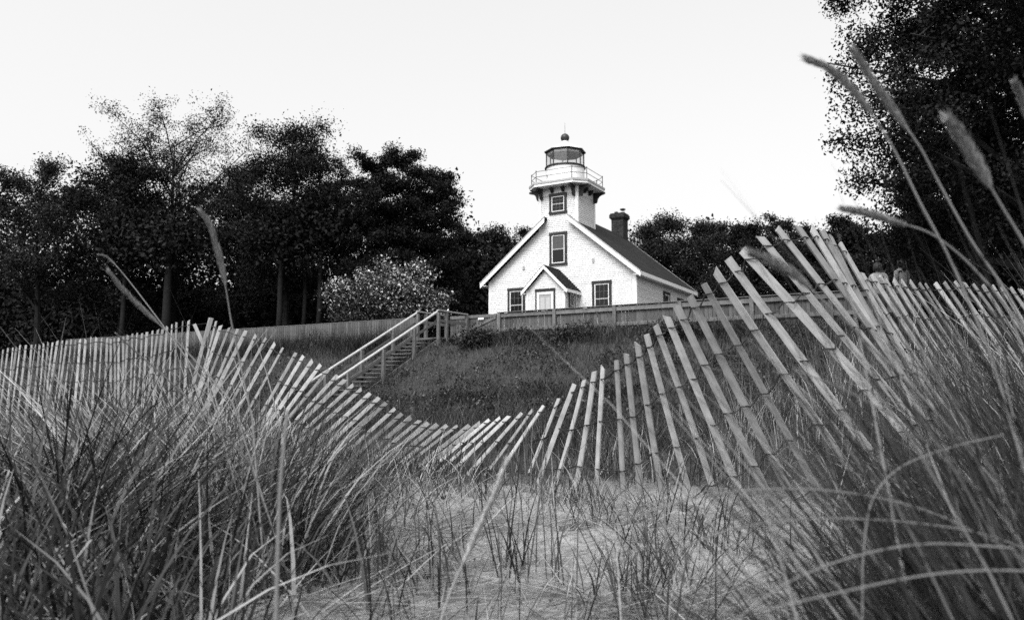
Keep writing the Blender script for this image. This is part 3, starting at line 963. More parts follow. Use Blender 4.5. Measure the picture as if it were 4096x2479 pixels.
def build_sand_fence():
    meshes = [slat_mesh(k) for k in range(14)]
    root_p = at(1878, 1800, 8.0)
    F = empty('sand_fence', (root_p[0], root_p[1], float(ground(root_p[0], root_p[1]))), 0, 'long sagging slat and wire sand fence curving through the dune grass', 'fence')
    off = Vector(F.location)
    # densify the far stretches where the slats stand closer than the stations
    pts = []
    for a, b in zip(ST[:-1], ST[1:]):
        pts.append(a)
        if a[0] < 720 and b[0] - a[0] > 26:
            k = int(round((b[0] - a[0]) / 19.0))
            for j in range(1, k):
                q = j / k
                pts.append((a[0] + (b[0] - a[0]) * q, a[1] + (b[1] - a[1]) * q + random.uniform(-4, 4), a[2] + (b[2] - a[2]) * q + random.uniform(-.03, .03), a[3] + (b[3] - a[3]) * q))
    pts.append(ST[-1])
    n = len(pts)
    tops = [Vector(at(p[0], p[1], p[3])) for p in pts]
    frames = []
    for i, p in enumerate(pts):
        top = tops[i]
        down = Vector((p[2] + random.uniform(-.02, .02), random.uniform(-.04, .04), -1)).normalized()
        along = tops[min(i + 1, n - 1)] - tops[max(i - 1, 0)]
        along.z = 0
        along.normalize()
        view = Vector((top.x, top.y, 0)).normalized()
        nrm = Vector((-along.y, along.x, 0))              # fence normal
        if nrm.dot(view) < 0: nrm = -nrm
        k_ = .85 if (p[0] > 3250 or p[0] < 740) else .95 if 1760 < p[0] < 2260 else .55
        mixv = (nrm * k_ + view * (1 - k_)).normalized()
        yaw = random.gauss(0, .22)
        mixv = Matrix.Rotation(yaw, 3, 'Z') @ mixv
        zax = -down
        xax = mixv.cross(zax).normalized()
        yax = zax.cross(xax)
        m = Matrix((xax, yax, zax)).transposed().to_4x4()
        for k_ in range(20):
            L_ = 1.16 + .03 * k_
            q_ = top + down * L_
            if q_.z < float(ground(q_.x, q_.y)) - .04: break
        m = m @ Matrix.Diagonal((random.uniform(.82, 1.14), 1, L_ / 1.22, 1))
        m.translation = top - off
        frames.append((top - off, down, -yax, along))
        o = link('slat', meshes[random.randrange(len(meshes))], F)
        o.matrix_local = m
    # the broken pair at the left crest
    for (a, b, Y, lab) in (((777, 1296), (818, 1388), 10.35, 'short snapped slat leaning left'), ((848, 1271), (826, 1345), 10.15, 'doubled splintered slat end')):
        pa, pb = Vector(at(a[0], a[1], Y)) - off, Vector(at(b[0], b[1], Y)) - off
        o = MB().beam(pa, pb, .045, .01, up=(0, 1, 0)).build('broken_slat', M['slat'], F)
        o['label'] = lab
    # twisted wires: two strands pass on either side of every slat
    for fr in (.055, .285, .515, .745, .96):
        for side in (1, -1):
            line = []
            for i, (t, d, f, al) in enumerate(frames):
                c = t + d * (1.22 * fr + (.012 * math.sin(i * 1.7 + fr * 9)))
                sg = side
                line += [c - al * .026 + f * (.0095 * sg), c + al * .026 + f * (.0095 * sg)]
                if i < n - 1:
                    t2, d2, f2, al2 = frames[i + 1]
                    c2 = t2 + d2 * (1.22 * fr + .012 * math.sin((i + 1) * 1.7 + fr * 9))
                    line.append((c + c2) / 2 + Vector((0, 0, -.006)))
            MB().tube(line, .0040, 4, cap=False).build('wire', M['wire'], F)
    for (px, py, Y) in ((833, 1424, 10.35), (73, 1456, 12.9), (229, 1475, 12.4)):
        a = Vector(at(px, py, Y)) - off
        mb = MB().box(a.x - .022, a.x + .022, a.y - .004, a.y + .004, a.z - 1.3, a.z).box(a.x - .004, a.x + .004, a.y + .0045, a.y + .04, a.z - 1.3, a.z)
        mb.build('steel_post', M['iron'], F)
    return pts


FENCE_PTS = build_sand_fence()

# ---------------------------------------------------------------- trees
def leaf_cloud(anchors, sigma, n, size, rng, flat=.75, droop=.0):
    """n leaf-sized folded faces scattered about the twig ends"""
    anchors = np.asarray(anchors)
    idx = rng.integers(0, len(anchors), n)
    c = anchors[idx] + (rng.normal(0, 1, (n, 3)).clip(-1.9, 1.9)) * np.array([1, 1, flat]) * (sigma if np.ndim(sigma) == 0 else np.asarray(sigma)[idx][:, None])
    a = rng.normal(0, 1, (n, 3)); a[:, 2] -= droop
    a /= np.linalg.norm(a, axis=1)[:, None]
    b = rng.normal(0, 1, (n, 3)); b[:, 2] *= .5
    b -= a * (a * b).sum(1)[:, None]
    b /= np.linalg.norm(b, axis=1)[:, None]
    s = size * rng.uniform(.55, 1.35, n)[:, None]
    k = np.cross(a, b) * s * .18
    v = np.stack([c - a * s * .5, c + b * s * .32 + k, c + a * s * .55, c - b * s * .32 + k], 1).reshape(-1, 3)
    f = np.arange(4 * n).reshape(n, 4)
    tint = np.clip(rng.beta(2, 3, n) + rng.normal(0, .12, len(anchors))[idx], 0, 1)
    return v, f, tint


def tree(name, label, group, x, y, H, rad, rng, kind='dome', leaves=14000, lsize=.26, lo=.2, mat='leaf', bark='bark', trunk_r=None, limbs=26, subs=5, sig=.15, lean=0.0, cat='tree'):
    z0 = float(ground(x, y)) - .1
    t = empty(name, (x, y, z0), 0, label, cat, group)
    tr = trunk_r or H * .016
    mb = MB()
    # trunk
    pts, rr = [], []
    for i in range(8):
        q = i / 7
        pts.append((lean * H * q + math.sin(q * 4 + x) * .012 * H, math.cos(q * 3 + y) * .01 * H, H * (.80 if kind == 'vase' else .93) * q))
        rr.append(tr * (1.25 if i == 0 else 1) * (1 - q * .88))
    mb.tube(pts, rr, 7)
    P3 = np.array(pts)
    anchors, sigs = [], []
    def env(q):
        if kind == 'cone': return max(.06, (1 - q) ** .8) * (1 if q > .1 else .7)
        if kind == 'column': return (.6 + .4 * math.sin(math.pi * min(q * 1.1, 1))) * min(1, (1.04 - q) * 1.9)
        if kind == 'oval': return math.sqrt(max(.05, 1 - ((q - .45) / .60) ** 2))
        if kind == 'vase': return .35 + .65 * math.sin(math.pi * (.15 + q * .75))
        return math.sqrt(max(.02, 1 - ((q - .42) / .6) ** 2))
    for i in range(limbs):
        q = (i + rng.uniform(0, .9)) / limbs
        hz = H * (lo + (.95 - lo) * q)
        az = i * 2.39996 + rng.uniform(-.4, .4)
        ln = rad * env(q) * rng.uniform(.72, 1.12)
        sl = sig * (.30 + .70 * env(q)) if kind in ('cone', 'column') else sig
        rise = {'dome': .45, 'oval': .55, 'cone': .05, 'column': .9, 'vase': 1.25}[kind] * rng.uniform(.6, 1.3)
        start_h = max(H * .1, hz - ln * rise * .75)
        k = min(start_h / (H * (.80 if kind == 'vase' else .93)), 1) * 7
        i0 = min(int(k), 6)
        b = P3[i0] + (P3[i0 + 1] - P3[i0]) * (k - i0)
        e = b + np.array([math.cos(az) * ln, math.sin(az) * ln, hz - start_h + rng.uniform(-.05, .05) * H])
        midp = (b + e) / 2 + np.array([0, 0, .10 * ln]) + rng.normal(0, .05 * ln, 3)
        r0 = tr * .42 * (1 - q * .6)
        mb.tube([b, midp, e], [r0, r0 * .6, r0 * .18], 5, cap=False)
        for j in range(subs + 3):
            u = rng.uniform(.3, 1.0)
            s = b * (1 - u) ** 2 + 2 * midp * u * (1 - u) + e * u * u
            d = rng.normal(0, 1, 3); d[2] = abs(d[2]) * .6 + (.4 if kind == 'vase' else 0); d /= np.linalg.norm(d)
            tip = s + d * ln * rng.uniform(.22, .42)
            mb.tube([s, (s + tip) / 2 + rng.normal(0, .02 * ln, 3), tip], [r0 * .3, r0 * .2, r0 * .08], 4, cap=False)
            anchors += [tip, (s + tip) / 2]
            sigs += [sl * rad * rng.uniform(.4, 1.25), sl * rad * rng.uniform(.4, 1.15)]
        anchors.append(e); sigs.append(sl * rad * .6)
    if kind in ('cone', 'column', 'dome'):               # feathered leader and inner twigs
        for i in range(26):
            q = lo + (1.0 - lo) * (i + .5) / 26
            w = rad * min(.30, .02 + .55 * (1 - q))
            anchors.append(np.array([0, 0, H * (.985 if kind != 'dome' else .93) * q]) + rng.normal(0, .5, 3) * w)
            sigs.append(w)
    mb.build('trunk', M[bark], t)
    v, f, tint = leaf_cloud(anchors, np.array(sigs), int(leaves * 2.2), lsize * .58, rng)
    o = link('crown', np_mesh('crown', v, f, M[mat], tint), t)
    o['kind'] = 'stuff'
    return t


def tree_px(name, label, px, py, half, Y, group='trees behind the bluff fence', **k):
    """a tree standing Y metres off whose top shows at (px, py)"""
    x = Y * (px - CX) / FPX
    top = at(px, py, Y)[2]
    H = top - float(ground(x, Y)) + .1
    rng = np.random.default_rng(int(px * 7 + py))
    return tree(name, label, group, x, Y, H, half / FPX * Y, rng, **k)


tree_px('maple_tree', 'wide airy tree at the left edge of the wood', 130, 605, 235, 50, kind='vase', leaves=13000, lsize=.24, lo=.3, limbs=20, subs=5, sig=.10)
tree_px('maple_tree', 'dark layered tree with an arm reaching left beside the tall thin tree', 480, 590, 210, 52, kind='dome', leaves=20000, lsize=.26, lo=.2, mat='leaf_dark', limbs=32, subs=6, sig=.15)
tree_px('ash_tree', 'tallest tree, thin leaved crown with bare limbs against the sky', 670, 385, 330, 55, kind='vase', leaves=13000, lsize=.22, lo=.42, limbs=30, subs=8, sig=.075, trunk_r=.32)
tree_px('maple_tree', 'broad dark tree with rounded clumps left of the three close evergreens', 1150, 500, 250, 52, kind='dome', leaves=26000, lsize=.25, lo=.25, mat='leaf_dark', limbs=36, subs=5, sig=.15)
tree_px('maple_tree', 'lower tree filling the gap right of the tallest tree', 930, 640, 190, 56, kind='dome', leaves=14000, lsize=.25, lo=.2, limbs=30, subs=5, sig=.15)
tree_px('birch_tree', 'pale thin topped tree between the broad tree and the three evergreens', 1345, 585, 110, 60, kind='vase', leaves=7000, lsize=.24, lo=.35, limbs=18, subs=5, sig=.12)
tree_px('cedar_tree', 'left one of the three close dark evergreens left of the cottage', 1470, 600, 130, 51, kind='oval', leaves=22000, lsize=.24, lo=.08, mat='leaf_dark', limbs=44, subs=5, sig=.15)
tree_px('cedar_tree', 'middle and highest of the three close dark evergreens left of the cottage', 1595, 570, 125, 52, kind='oval', leaves=22000, lsize=.24, lo=.08, mat='leaf_dark', limbs=44, subs=5, sig=.15)
tree_px('cedar_tree', 'evergreen at the right end of the wood stepping down to the cottage', 1740, 645, 125, 54, kind='oval', leaves=21000, lsize=.24, lo=.06, mat='leaf_dark', limbs=44, subs=5, sig=.15)
tree_px('maple_tree', 'small round tree tucked under the last evergreen before the cottage', 1850, 890, 120, 62, kind='dome', leaves=12000, lsize=.28, lo=.1, mat='leaf_dark')
tree_px('maple_tree', 'low tree just left of the cottage roof', 1975, 905, 150, 66, kind='dome', leaves=15000, lsize=.28, lo=.1, mat='leaf_dark')
tree_px('maple_tree', 'tree top showing behind the left rake of the cottage roof', 2120, 890, 110, 70, kind='dome', leaves=9000, lsize=.3, lo=.1, mat='leaf_dark')
tree_px('oak_tree', 'round tree directly right of the brick chimney', 2640, 850, 180, 66, kind='dome', leaves=20000, lsize=.28, lo=.08, limbs=24, subs=6)
tree_px('oak_tree', 'second round tree right of the chimney, with sky gaps low in its crown', 2830, 860, 150, 64, kind='dome', leaves=14000, lsize=.28, lo=.1, limbs=22, subs=6)
tree_px('oak_tree', 'dark flat topped tree behind the near slats', 3010, 890, 150, 60, kind='dome', leaves=17000, lsize=.27, lo=.05, mat='leaf_dark')
tree_px('poplar_tree', 'sparse tuft of a treetop above the fence crest', 3135, 815, 85, 58, kind='vase', leaves=6000, lsize=.24, lo=.3)
tree_px('oak_tree', 'tree right of the sparse treetop, low and dark', 3265, 890, 120, 56, kind='dome', leaves=14000, lsize=.26, lo=.05, mat='leaf_dark')
tree_px('oak_tree', 'dark tree between the fence crest and the big right hand tree', 3430, 870, 150, 46, kind='dome', leaves=18000, lsize=.24, lo=.04, mat='leaf_dark')
tree_px('cedar_tree', 'black evergreen column standing behind the big right hand tree', 3720, 640, 170, 30, group='trees at the right', kind='column', leaves=30000, lsize=.2, lo=.03, mat='leaf_dark', bark='bark_dark', limbs=40, subs=6, sig=.19)
tree_px('cedar_tree', 'second black evergreen close to the right edge', 4030, 420, 260, 33, group='trees at the right', kind='column', leaves=36000, lsize=.22, lo=.03, mat='leaf_dark', bark='bark_dark', limbs=40, subs=6, sig=.19)


def big_right_tree():
    Y = 19.0
    x = Y * (4210 - CX) / FPX
    H = 12.2
    rng = np.random.default_rng(41)
    z0 = float(ground(x, Y)) - .1
    t = empty('oak_tree', (x, Y, z0), 0, 'huge dark leafy tree filling the upper right corner', 'tree', 'trees at the right')
    mb = MB()
    pts = [(0, 0, 0), (-.1, .1, 2.5), (.1, .1, 5), (0, 0, 8), (.1, -.1, 11.5)]
    mb.tube(pts, [.42, .34, .28, .2, .06], 9)
    anchors, sg = [], []
    for i in range(58):
        q = (i + rng.uniform(0, 1)) / 58
        hz = 3.7 + 9.4 * q
        az = i * 2.39996 + rng.uniform(-.3, .3)
        # envelope: widest in the middle, a notch of sky low on the left
        ln = 4.7 * math.sqrt(max(.1, 1 - ((q - .36) / .70) ** 2)) * rng.uniform(.78, 1.06) * (.80 + .20 * min(1, q / .32))
        b = np.array([0, 0, max(1.8, hz - ln * .45)])
        e = np.array([math.cos(az) * ln, math.sin(az) * ln, hz])
        midp = (b + e) / 2 + np.array([0, 0, .35]) + rng.normal(0, .2, 3)
        mb.tube([b, midp, e], [.10, .06, .018], 5, cap=False)
        for j in range(8):
            u = rng.uniform(.35, 1)
            s = b * (1 - u) ** 2 + 2 * midp * u * (1 - u) + e * u * u
            d = rng.normal(0, 1, 3); d[2] *= .5; d /= np.linalg.norm(d)
            tip = s + d * rng.uniform(.6, 1.4)
            mb.tube([s, (s + tip) / 2 + rng.normal(0, .06, 3), tip], [.022, .014, .006], 4, cap=False)
            anchors += [tip, s * .4 + tip * .6]; sg += [rng.uniform(.18, .38), rng.uniform(.2, .4)]
    mb.build('trunk', M['bark_dark'], t)
    v, f, tint = leaf_cloud(anchors, np.array(sg), 230000, .09, rng, flat=.7, droop=.6)
    link('crown', np_mesh('crown', v, f, M['leaf_dark'], tint), t)['kind'] = 'stuff'


big_right_tree()


def flower_shrub():
    Y = 43.0
    x = Y * (1560 - CX) / FPX
    rng = np.random.default_rng(5)
    z0 = float(ground(x, Y))
    t = empty('flowering_shrub', (x, Y, z0), 0, 'broad low shrub covered in pale blossom behind the stair head', 'shrub')
    W, H = 3.1, (at(1560, 1062, Y)[2] - z0) * .84
    mb = MB()
    anchors, sg = [], []
    for i in range(46):
        az = i * 2.39996
        q = math.sqrt((i + .5) / 46)
        e = np.array([math.cos(az) * W * q, math.sin(az) * W * .8 * q, H * (.93 * math.sqrt(max(.08, 1 - (q * .93) ** 2)) + rng.uniform(-.06, .05))])
        e = e * rng.uniform(.86, 1.12)
        b = np.array([math.cos(az) * .2, math.sin(az) * .2, 0])
        mb.tube([b, (b + e) / 2 + np.array([0, 0, .4]), e], [.05, .035, .01], 4, cap=False)
        for j in range(5):
            d = rng.normal(0, 1, 3) * .45
            anchors.append(e + d); sg.append(.28)
        anchors.append((b + e) * .5 + np.array([0, 0, .4])); sg.append(.4)
    mb.build('stem', M['bark'], t)
    v, f, tint = leaf_cloud(anchors, np.array(sg), 26000, .14, rng)
    hz = v.reshape(-1, 4, 3)[:, 0, 2] / H                # most of the flowers sit on the upper, outer twigs
    tint = np.where(rng.random(len(tint)) < .97 - .30 * np.clip(hz, 0, 1) ** 1.5, tint * .08, .55 + .45 * tint)
    link('foliage', np_mesh('foliage', v, f, M['blossom'], tint), t)['kind'] = 'stuff'


flower_shrub()


def woods():
    """the wood behind, reading as one dark mass"""
    rng = np.random.default_rng(77)
    anchors, sg = [], []
    for i in range(1900):
        px = rng.uniform(-500, 4700)
        Y = rng.uniform(58, 80) if px < 2000 else rng.uniform(66, 84)
        x = Y * (px - CX) / FPX
        g = float(ground(x, Y))
        if px < 1800: topz = at(px, 800 + 60 * math.sin(px * .013) - 40 * math.sin(px * .004), Y)[2]
        elif px < 2500: topz = at(px, 985, Y)[2]
        else: topz = at(px, 965 + 40 * math.sin(px * .017), Y)[2]
        anchors.append((x, Y, g + (topz - g) * rng.uniform(0, 1) ** .9))
        sg.append(1.0)
    for i in range(500):
        px = rng.uniform(-700, 2000)
        Y = rng.uniform(56, 66)
        x = Y * (px - CX) / FPX
        anchors.append((x, Y, float(ground(x, Y)) + rng.uniform(0, 3.2)))
        sg.append(.8)
    v, f, tint = leaf_cloud(anchors, np.array(sg), 170000, .36, rng, flat=.8)
    low = np.array([(Y * (px - CX) / FPX, Y, float(ground(Y * (px - CX) / FPX, Y)) + rng.uniform(0, 5.5)) for px, Y in zip(rng.uniform(-700, 1950, 900), rng.uniform(62, 84, 900))])
    v2, f2, t2 = leaf_cloud(low, 1.0, 60000, .62, rng, flat=.8)
    v, f, tint = np.concatenate([v, v2]), np.concatenate([f, f2 + len(v)]), np.concatenate([tint, t2])
    o = link('woods', np_mesh('woods', v, f, M['woods'], tint))
    tag(o, 'dark mass of the wood closing off the view behind the trees', 'wood', kind='stuff')
    # slim trunks showing at the edge of the wood
    labs = [(175, 'slim trunk at far left'), ]
    for i, (px, w, Y, top, lab) in enumerate([(1270, .30, 50, 6, 'pale slim trunk in the dark, right of a thicker pair'), (1210, .26, 50.5, 6, 'slim trunk in the dark, left of the palest trunk'), (1110, .34, 49, 5, 'thick dim trunk in the shade left of two slim pale trunks'),
                                              (655, .5, 48, 5, 'stout trunk in the shade below the tallest tree'), (480, .3, 49, 5, 'leaning slim trunk in the shade near the left edge')]):
        x = Y * (px - CX) / FPX
        g = float(ground(x, Y))
        e = empty('bare_trunk_tree', (x, Y, g - .2), 0, lab, 'tree', 'trunks in the shade of the wood')
        MB().tube([(0, 0, 0), (.05, 0, top * .5), (.0, .1, top), (.15, .1, top + 3)], [w * .6, w * .5, w * .42, w * .15], 8).build('trunk', M['bark'], e, smooth=True)
        r2 = np.random.default_rng(i)
        v, f, tint = leaf_cloud(np.array([(0, 0, top + 1.5), (.8, .3, top + 2), (-.8, .2, top + 2.2), (0, .6, top + 3)]), .8, 2200, .3, r2)
        link('crown', np_mesh('crown', v, f, M['leaf_dark'], tint), e)['kind'] = 'stuff'


woods()

# ---------------------------------------------------------------- grasses
def blades(roots, h, az, th0, bend, width, tint, segs=5, rng=RNG, face=None):
    """arching grass blades as tapered strips"""
    n = len(roots)
    t = np.linspace(0, 1, segs + 1)
    hd = np.stack([np.cos(az), np.sin(az), np.zeros(n)], 1)
    pos = roots.copy()
    levels = [pos.copy()]
    for i in range(segs):
        th = th0 + bend * (t[i] + .5 / segs) ** 1.3
        step = h / segs
        pos = pos + hd * (np.sin(th) * step)[:, None] + np.array([0, 0, 1.0]) * (np.cos(th) * step)[:, None]
        levels.append(pos.copy())
    side_a = az + np.pi / 2 + rng.normal(0, .7, n) if face is None else face
    side = np.stack([np.cos(side_a), np.sin(side_a), np.zeros(n)], 1)
    V = []
    for i in range(segs + 1):
        w = width * (1 - t[i] ** 1.6 * .93) * (.75 + .25 * min(1, t[i] * 5)) * .5
        V.append(levels[i] - side * w[:, None]); V.append(levels[i] + side * w[:, None])
    V = np.stack(V, 1).reshape(-1, 3)
    k = 2 * (segs + 1)
    base = (np.arange(n) * k)[:, None, None]
    q = np.array([[2 * i, 2 * i + 1, 2 * i + 3, 2 * i + 2] for i in range(segs)])[None]
    F = (base + q).reshape(-1, 4)
    return V, F, np.repeat(tint, segs)


def px_roots(n, x0, x1, y0, y1, rng, power=1.0):
    """random ground points between two columns of the view and two distances"""
    u = rng.uniform(x0, x1, n)
    Y = y0 + (y1 - y0) * rng.random(n) ** power
    X = Y * (u - CX) / FPX
    return X, Y


def stuff_obj(name, parts, mat, label, cat='grass'):
    v, f, t, b = [], [], [], 0
    for (V, F, T) in parts:
        v.append(V); f.append(F + b); t.append(T); b += len(V)
    o = link(name, np_mesh(name, np.concatenate(v), np.concatenate(f), mat, np.concatenate(t)))
    return tag(o, label, cat, kind='stuff')


def tussocks(n, x0, x1, y0, y1, per, h, rng, lean_az=None, lean=0.0, spread=.07, tint=(.25, .5), th=.35, bend=.9, width=.0045, power=1.0, segs=5, dead=.2, azs=.5):
    X, Y = px_roots(n, x0, x1, y0, y1, rng, power)
    ni = rng.integers(per[0], per[1], n)
    idx = np.repeat(np.arange(n), ni)
    N = len(idx)
    rx = X[idx] + rng.normal(0, spread, N)
    ry = Y[idx] + rng.normal(0, spread, N)
    roots = np.stack([rx, ry, ground(rx, ry) - .02], 1)
    ta = rng.uniform(0, 2 * np.pi, n) if lean_az is None else rng.normal(lean_az, .25, n)
    az = ta[idx] + rng.normal(0, 1.3 if lean_az is None else azs, N)
    hs = rng.uniform(h[0], h[1], n)[idx] * rng.uniform(.55, 1.1, N)
    th0 = np.abs(rng.normal(lean, th, N))
    bd = np.abs(rng.normal(bend, bend * .6, N))
    tt = np.clip(rng.normal(tint[0], tint[1] * .4, n)[idx] + rng.normal(0, tint[1] * .4, N), 0, 1)
    dd = rng.random(N) < dead
    tt = np.where(dd, np.clip(tt + rng.uniform(.25, .75, N), 0, 1), tt)
    w = width * rng.uniform(.7, 1.3, N) * np.where(dd, 1.3, 1.0)
    return blades(roots, hs, az, th0, bd, w, tt, segs, rng)


def foreground_grass():
    r = np.random.default_rng(11)
    L = []
    L.append(tussocks(110, -500, 1180, 2.3, 4.6, (15, 30), (.36, .66), r, tint=(.02, .06), th=.65, bend=.8, width=.0085, dead=.26))
    L.append(tussocks(85, -600, 980, 1.45, 2.3, (10, 22), (.34, .62), r, tint=(.02, .06), th=.65, bend=.9, width=.0072, dead=.2))
    L.append(tussocks(110, -300, 1350, 4.8, 8.5, (12, 24), (.35, .62), r, tint=(.04, .1), th=.5, bend=.8, width=.008, dead=.3))
    L.append(tussocks(28, 420, 1150, 2.6, 3.6, (22, 40), (.7, .95), r, lean_az=math.pi * .95, lean=.72, tint=(.1, .2), th=.25, bend=.35, width=.0065, dead=.55))
    L.append(tussocks(30, 150, 900, 2.2, 3.0, (12, 26), (.6, .85), r, lean_az=.1, lean=.6, tint=(.06, .15), th=.25, bend=.6, width=.007, dead=.4))
    L.append(tussocks(26, 900, 1330, 2.2, 3.4, (14, 30), (.45, .7), r, lean_az=.2, lean=.3, tint=(.03, .1), th=.4, bend=.7, width=.007, dead=.25))
    stuff_obj('beach_grass', L, M['grass'], 'dense pale beach grass spilling over the left foreground dune')
    C = []
    C.append(tussocks(44, 1300, 2750, 2.0, 4.4, (4, 14), (.22, .48), r, tint=(.04, .08), th=.5, bend=.6, width=.006, spread=.04, dead=.12))
    C.append(tussocks(90, 1350, 2450, 4.4, 6.0, (4, 12), (.14, .36), r, tint=(.05, .1), th=.4, bend=.8, width=.006, dead=.25))
    C.append(tussocks(130, 1300, 2400, 5.4, 8.0, (3, 10), (.3, .66), r, tint=(.03, .07), th=.3, bend=.6, width=.006, dead=.12))
    C.append(tussocks(46, 1150, 2800, 1.65, 2.8, (2, 6), (.25, .5), r, tint=(.03, .06), th=.6, bend=.4, width=.005, spread=.03, dead=.1))
    C.append(tussocks(34, 1100, 1800, 2.2, 4.6, (8, 20), (.28, .56), r, tint=(.03, .08), th=.6, bend=.8, width=.0068, dead=.22))
    C.append(tussocks(22, 2300, 3050, 2.2, 4.2, (6, 16), (.24, .46), r, tint=(.03, .08), th=.6, bend=.8, width=.0062, dead=.15))
    stuff_obj('dune_grass', C, M['grass'], 'sparse dark beach grass sprouting from the sand hollow')
    G = []  # few pale blades and low tints paint in the shade of this corner
    G.append(tussocks(170, 2350, 3500, 5.1, 9.5, (12, 26), (.25, .55), r, tint=(.05, .12), th=.4, bend=.8, width=.007, dead=.15))
    G.append(tussocks(62, 3300, 4400, 2.7, 4.0, (8, 18), (.25, .48), r, tint=(.04, .1), th=.5, bend=.9, width=.0058, dead=.14))
    G.append(tussocks(80, 3420, 4500, 1.5, 2.7, (7, 16), (.30, .5), r, tint=(.03, .08), th=.5, bend=1.1, width=.0058, dead=.08))
    G.append(tussocks(40, 3850, 4700, .85, 1.35, (14, 30), (.6, .95), r, lean_az=math.pi * .9, lean=.35, tint=(.04, .08), th=.25, bend=.6, width=.0055, dead=.10))
    G.append(tussocks(70, 3850, 4700, .95, 1.7, (12, 24), (.45, .82), r, lean_az=math.pi * .92, lean=.5, tint=(.04, .08), th=.3, bend=.8, width=.0055, dead=.10))
    G.append(tussocks(46, 2900, 4000, 4.3, 6.5, (8, 20), (.55, .95), r, tint=(.2, .25), th=.18, bend=.3, width=.0035, dead=.35))
    G.append(tussocks(90, 3300, 4400, 5.0, 9.5, (12, 26), (.35, .75), r, tint=(.10, .15), th=.3, bend=.6, width=.006, dead=.25))
    G.append(tussocks(38, 3750, 4600, 2.6, 4.6, (10, 22), (.7, 1.15), r, lean_az=math.pi * .95, lean=.45, tint=(.05, .1), th=.2, bend=.45, width=.0055, dead=.2))
    G.append(tussocks(70, 3520, 4600, 1.1, 2.2, (10, 22), (.3, .6), r, tint=(.02, .05), th=.6, bend=1.0, width=.006, dead=.06))
    G.append(tussocks(34, 4120, 4750, 1.0, 1.45, (12, 24), (.7, 1.02), r, lean_az=math.pi * .97, lean=.36, tint=(.05, .1), th=.14, bend=.45, width=.0045, dead=.2, azs=.3))
    G.append(tussocks(170, 4500, 6800, 1.4, 8.5, (10, 22), (.35, .7), r, tint=(.04, .1), th=.4, bend=.8, width=.0065, dead=.15))
    stuff_obj('tall_grass', G, M['grass'], 'tangled grass with painted-in shade crowding the right foreground under the fence')
    # straw lying flat on the sand
    X, Y = px_roots(3600, 900, 3900, 1.8, 5.8, r, 1.2)
    mx_, my_ = px_roots(90, 1100, 3700, 1.9, 5.2, r, 1.1)     # matted drifts
    k = np.repeat(np.arange(90), 90)
    X = np.concatenate([X, mx_[k] + r.normal(0, .13, len(k))])
    Y = np.concatenate([Y, my_[k] + r.normal(0, .07, len(k))])
    roots = np.stack([X, Y, ground(X, Y) + .006], 1)
    az = r.normal(.3, .9, len(X)) + np.pi * (r.random(len(X)) < .4)
    S = blades(roots, r.uniform(.08, .42, len(X)), az, np.full(len(X), 1.42) + r.normal(0, .08, len(X)), np.full(len(X), .14), r.uniform(.002, .0048, len(X)), r.uniform(0, 1, len(X)) ** 1.6, 4, r)
    lx, ly = px_roots(150, 900, 3300, 1.9, 5.0, r, 1.1)
    lv, lf, lt = leaf_cloud(np.stack([lx, ly, ground(lx, ly) + .012], 1), .012, 120, .028, r, flat=.3)
    S2 = (lv, lf, .1 + .5 * lt)
    stuff_obj('straw', [S, S2], M['straw'], 'dry grass straw lying matted on the sand', 'straw')


foreground_grass()


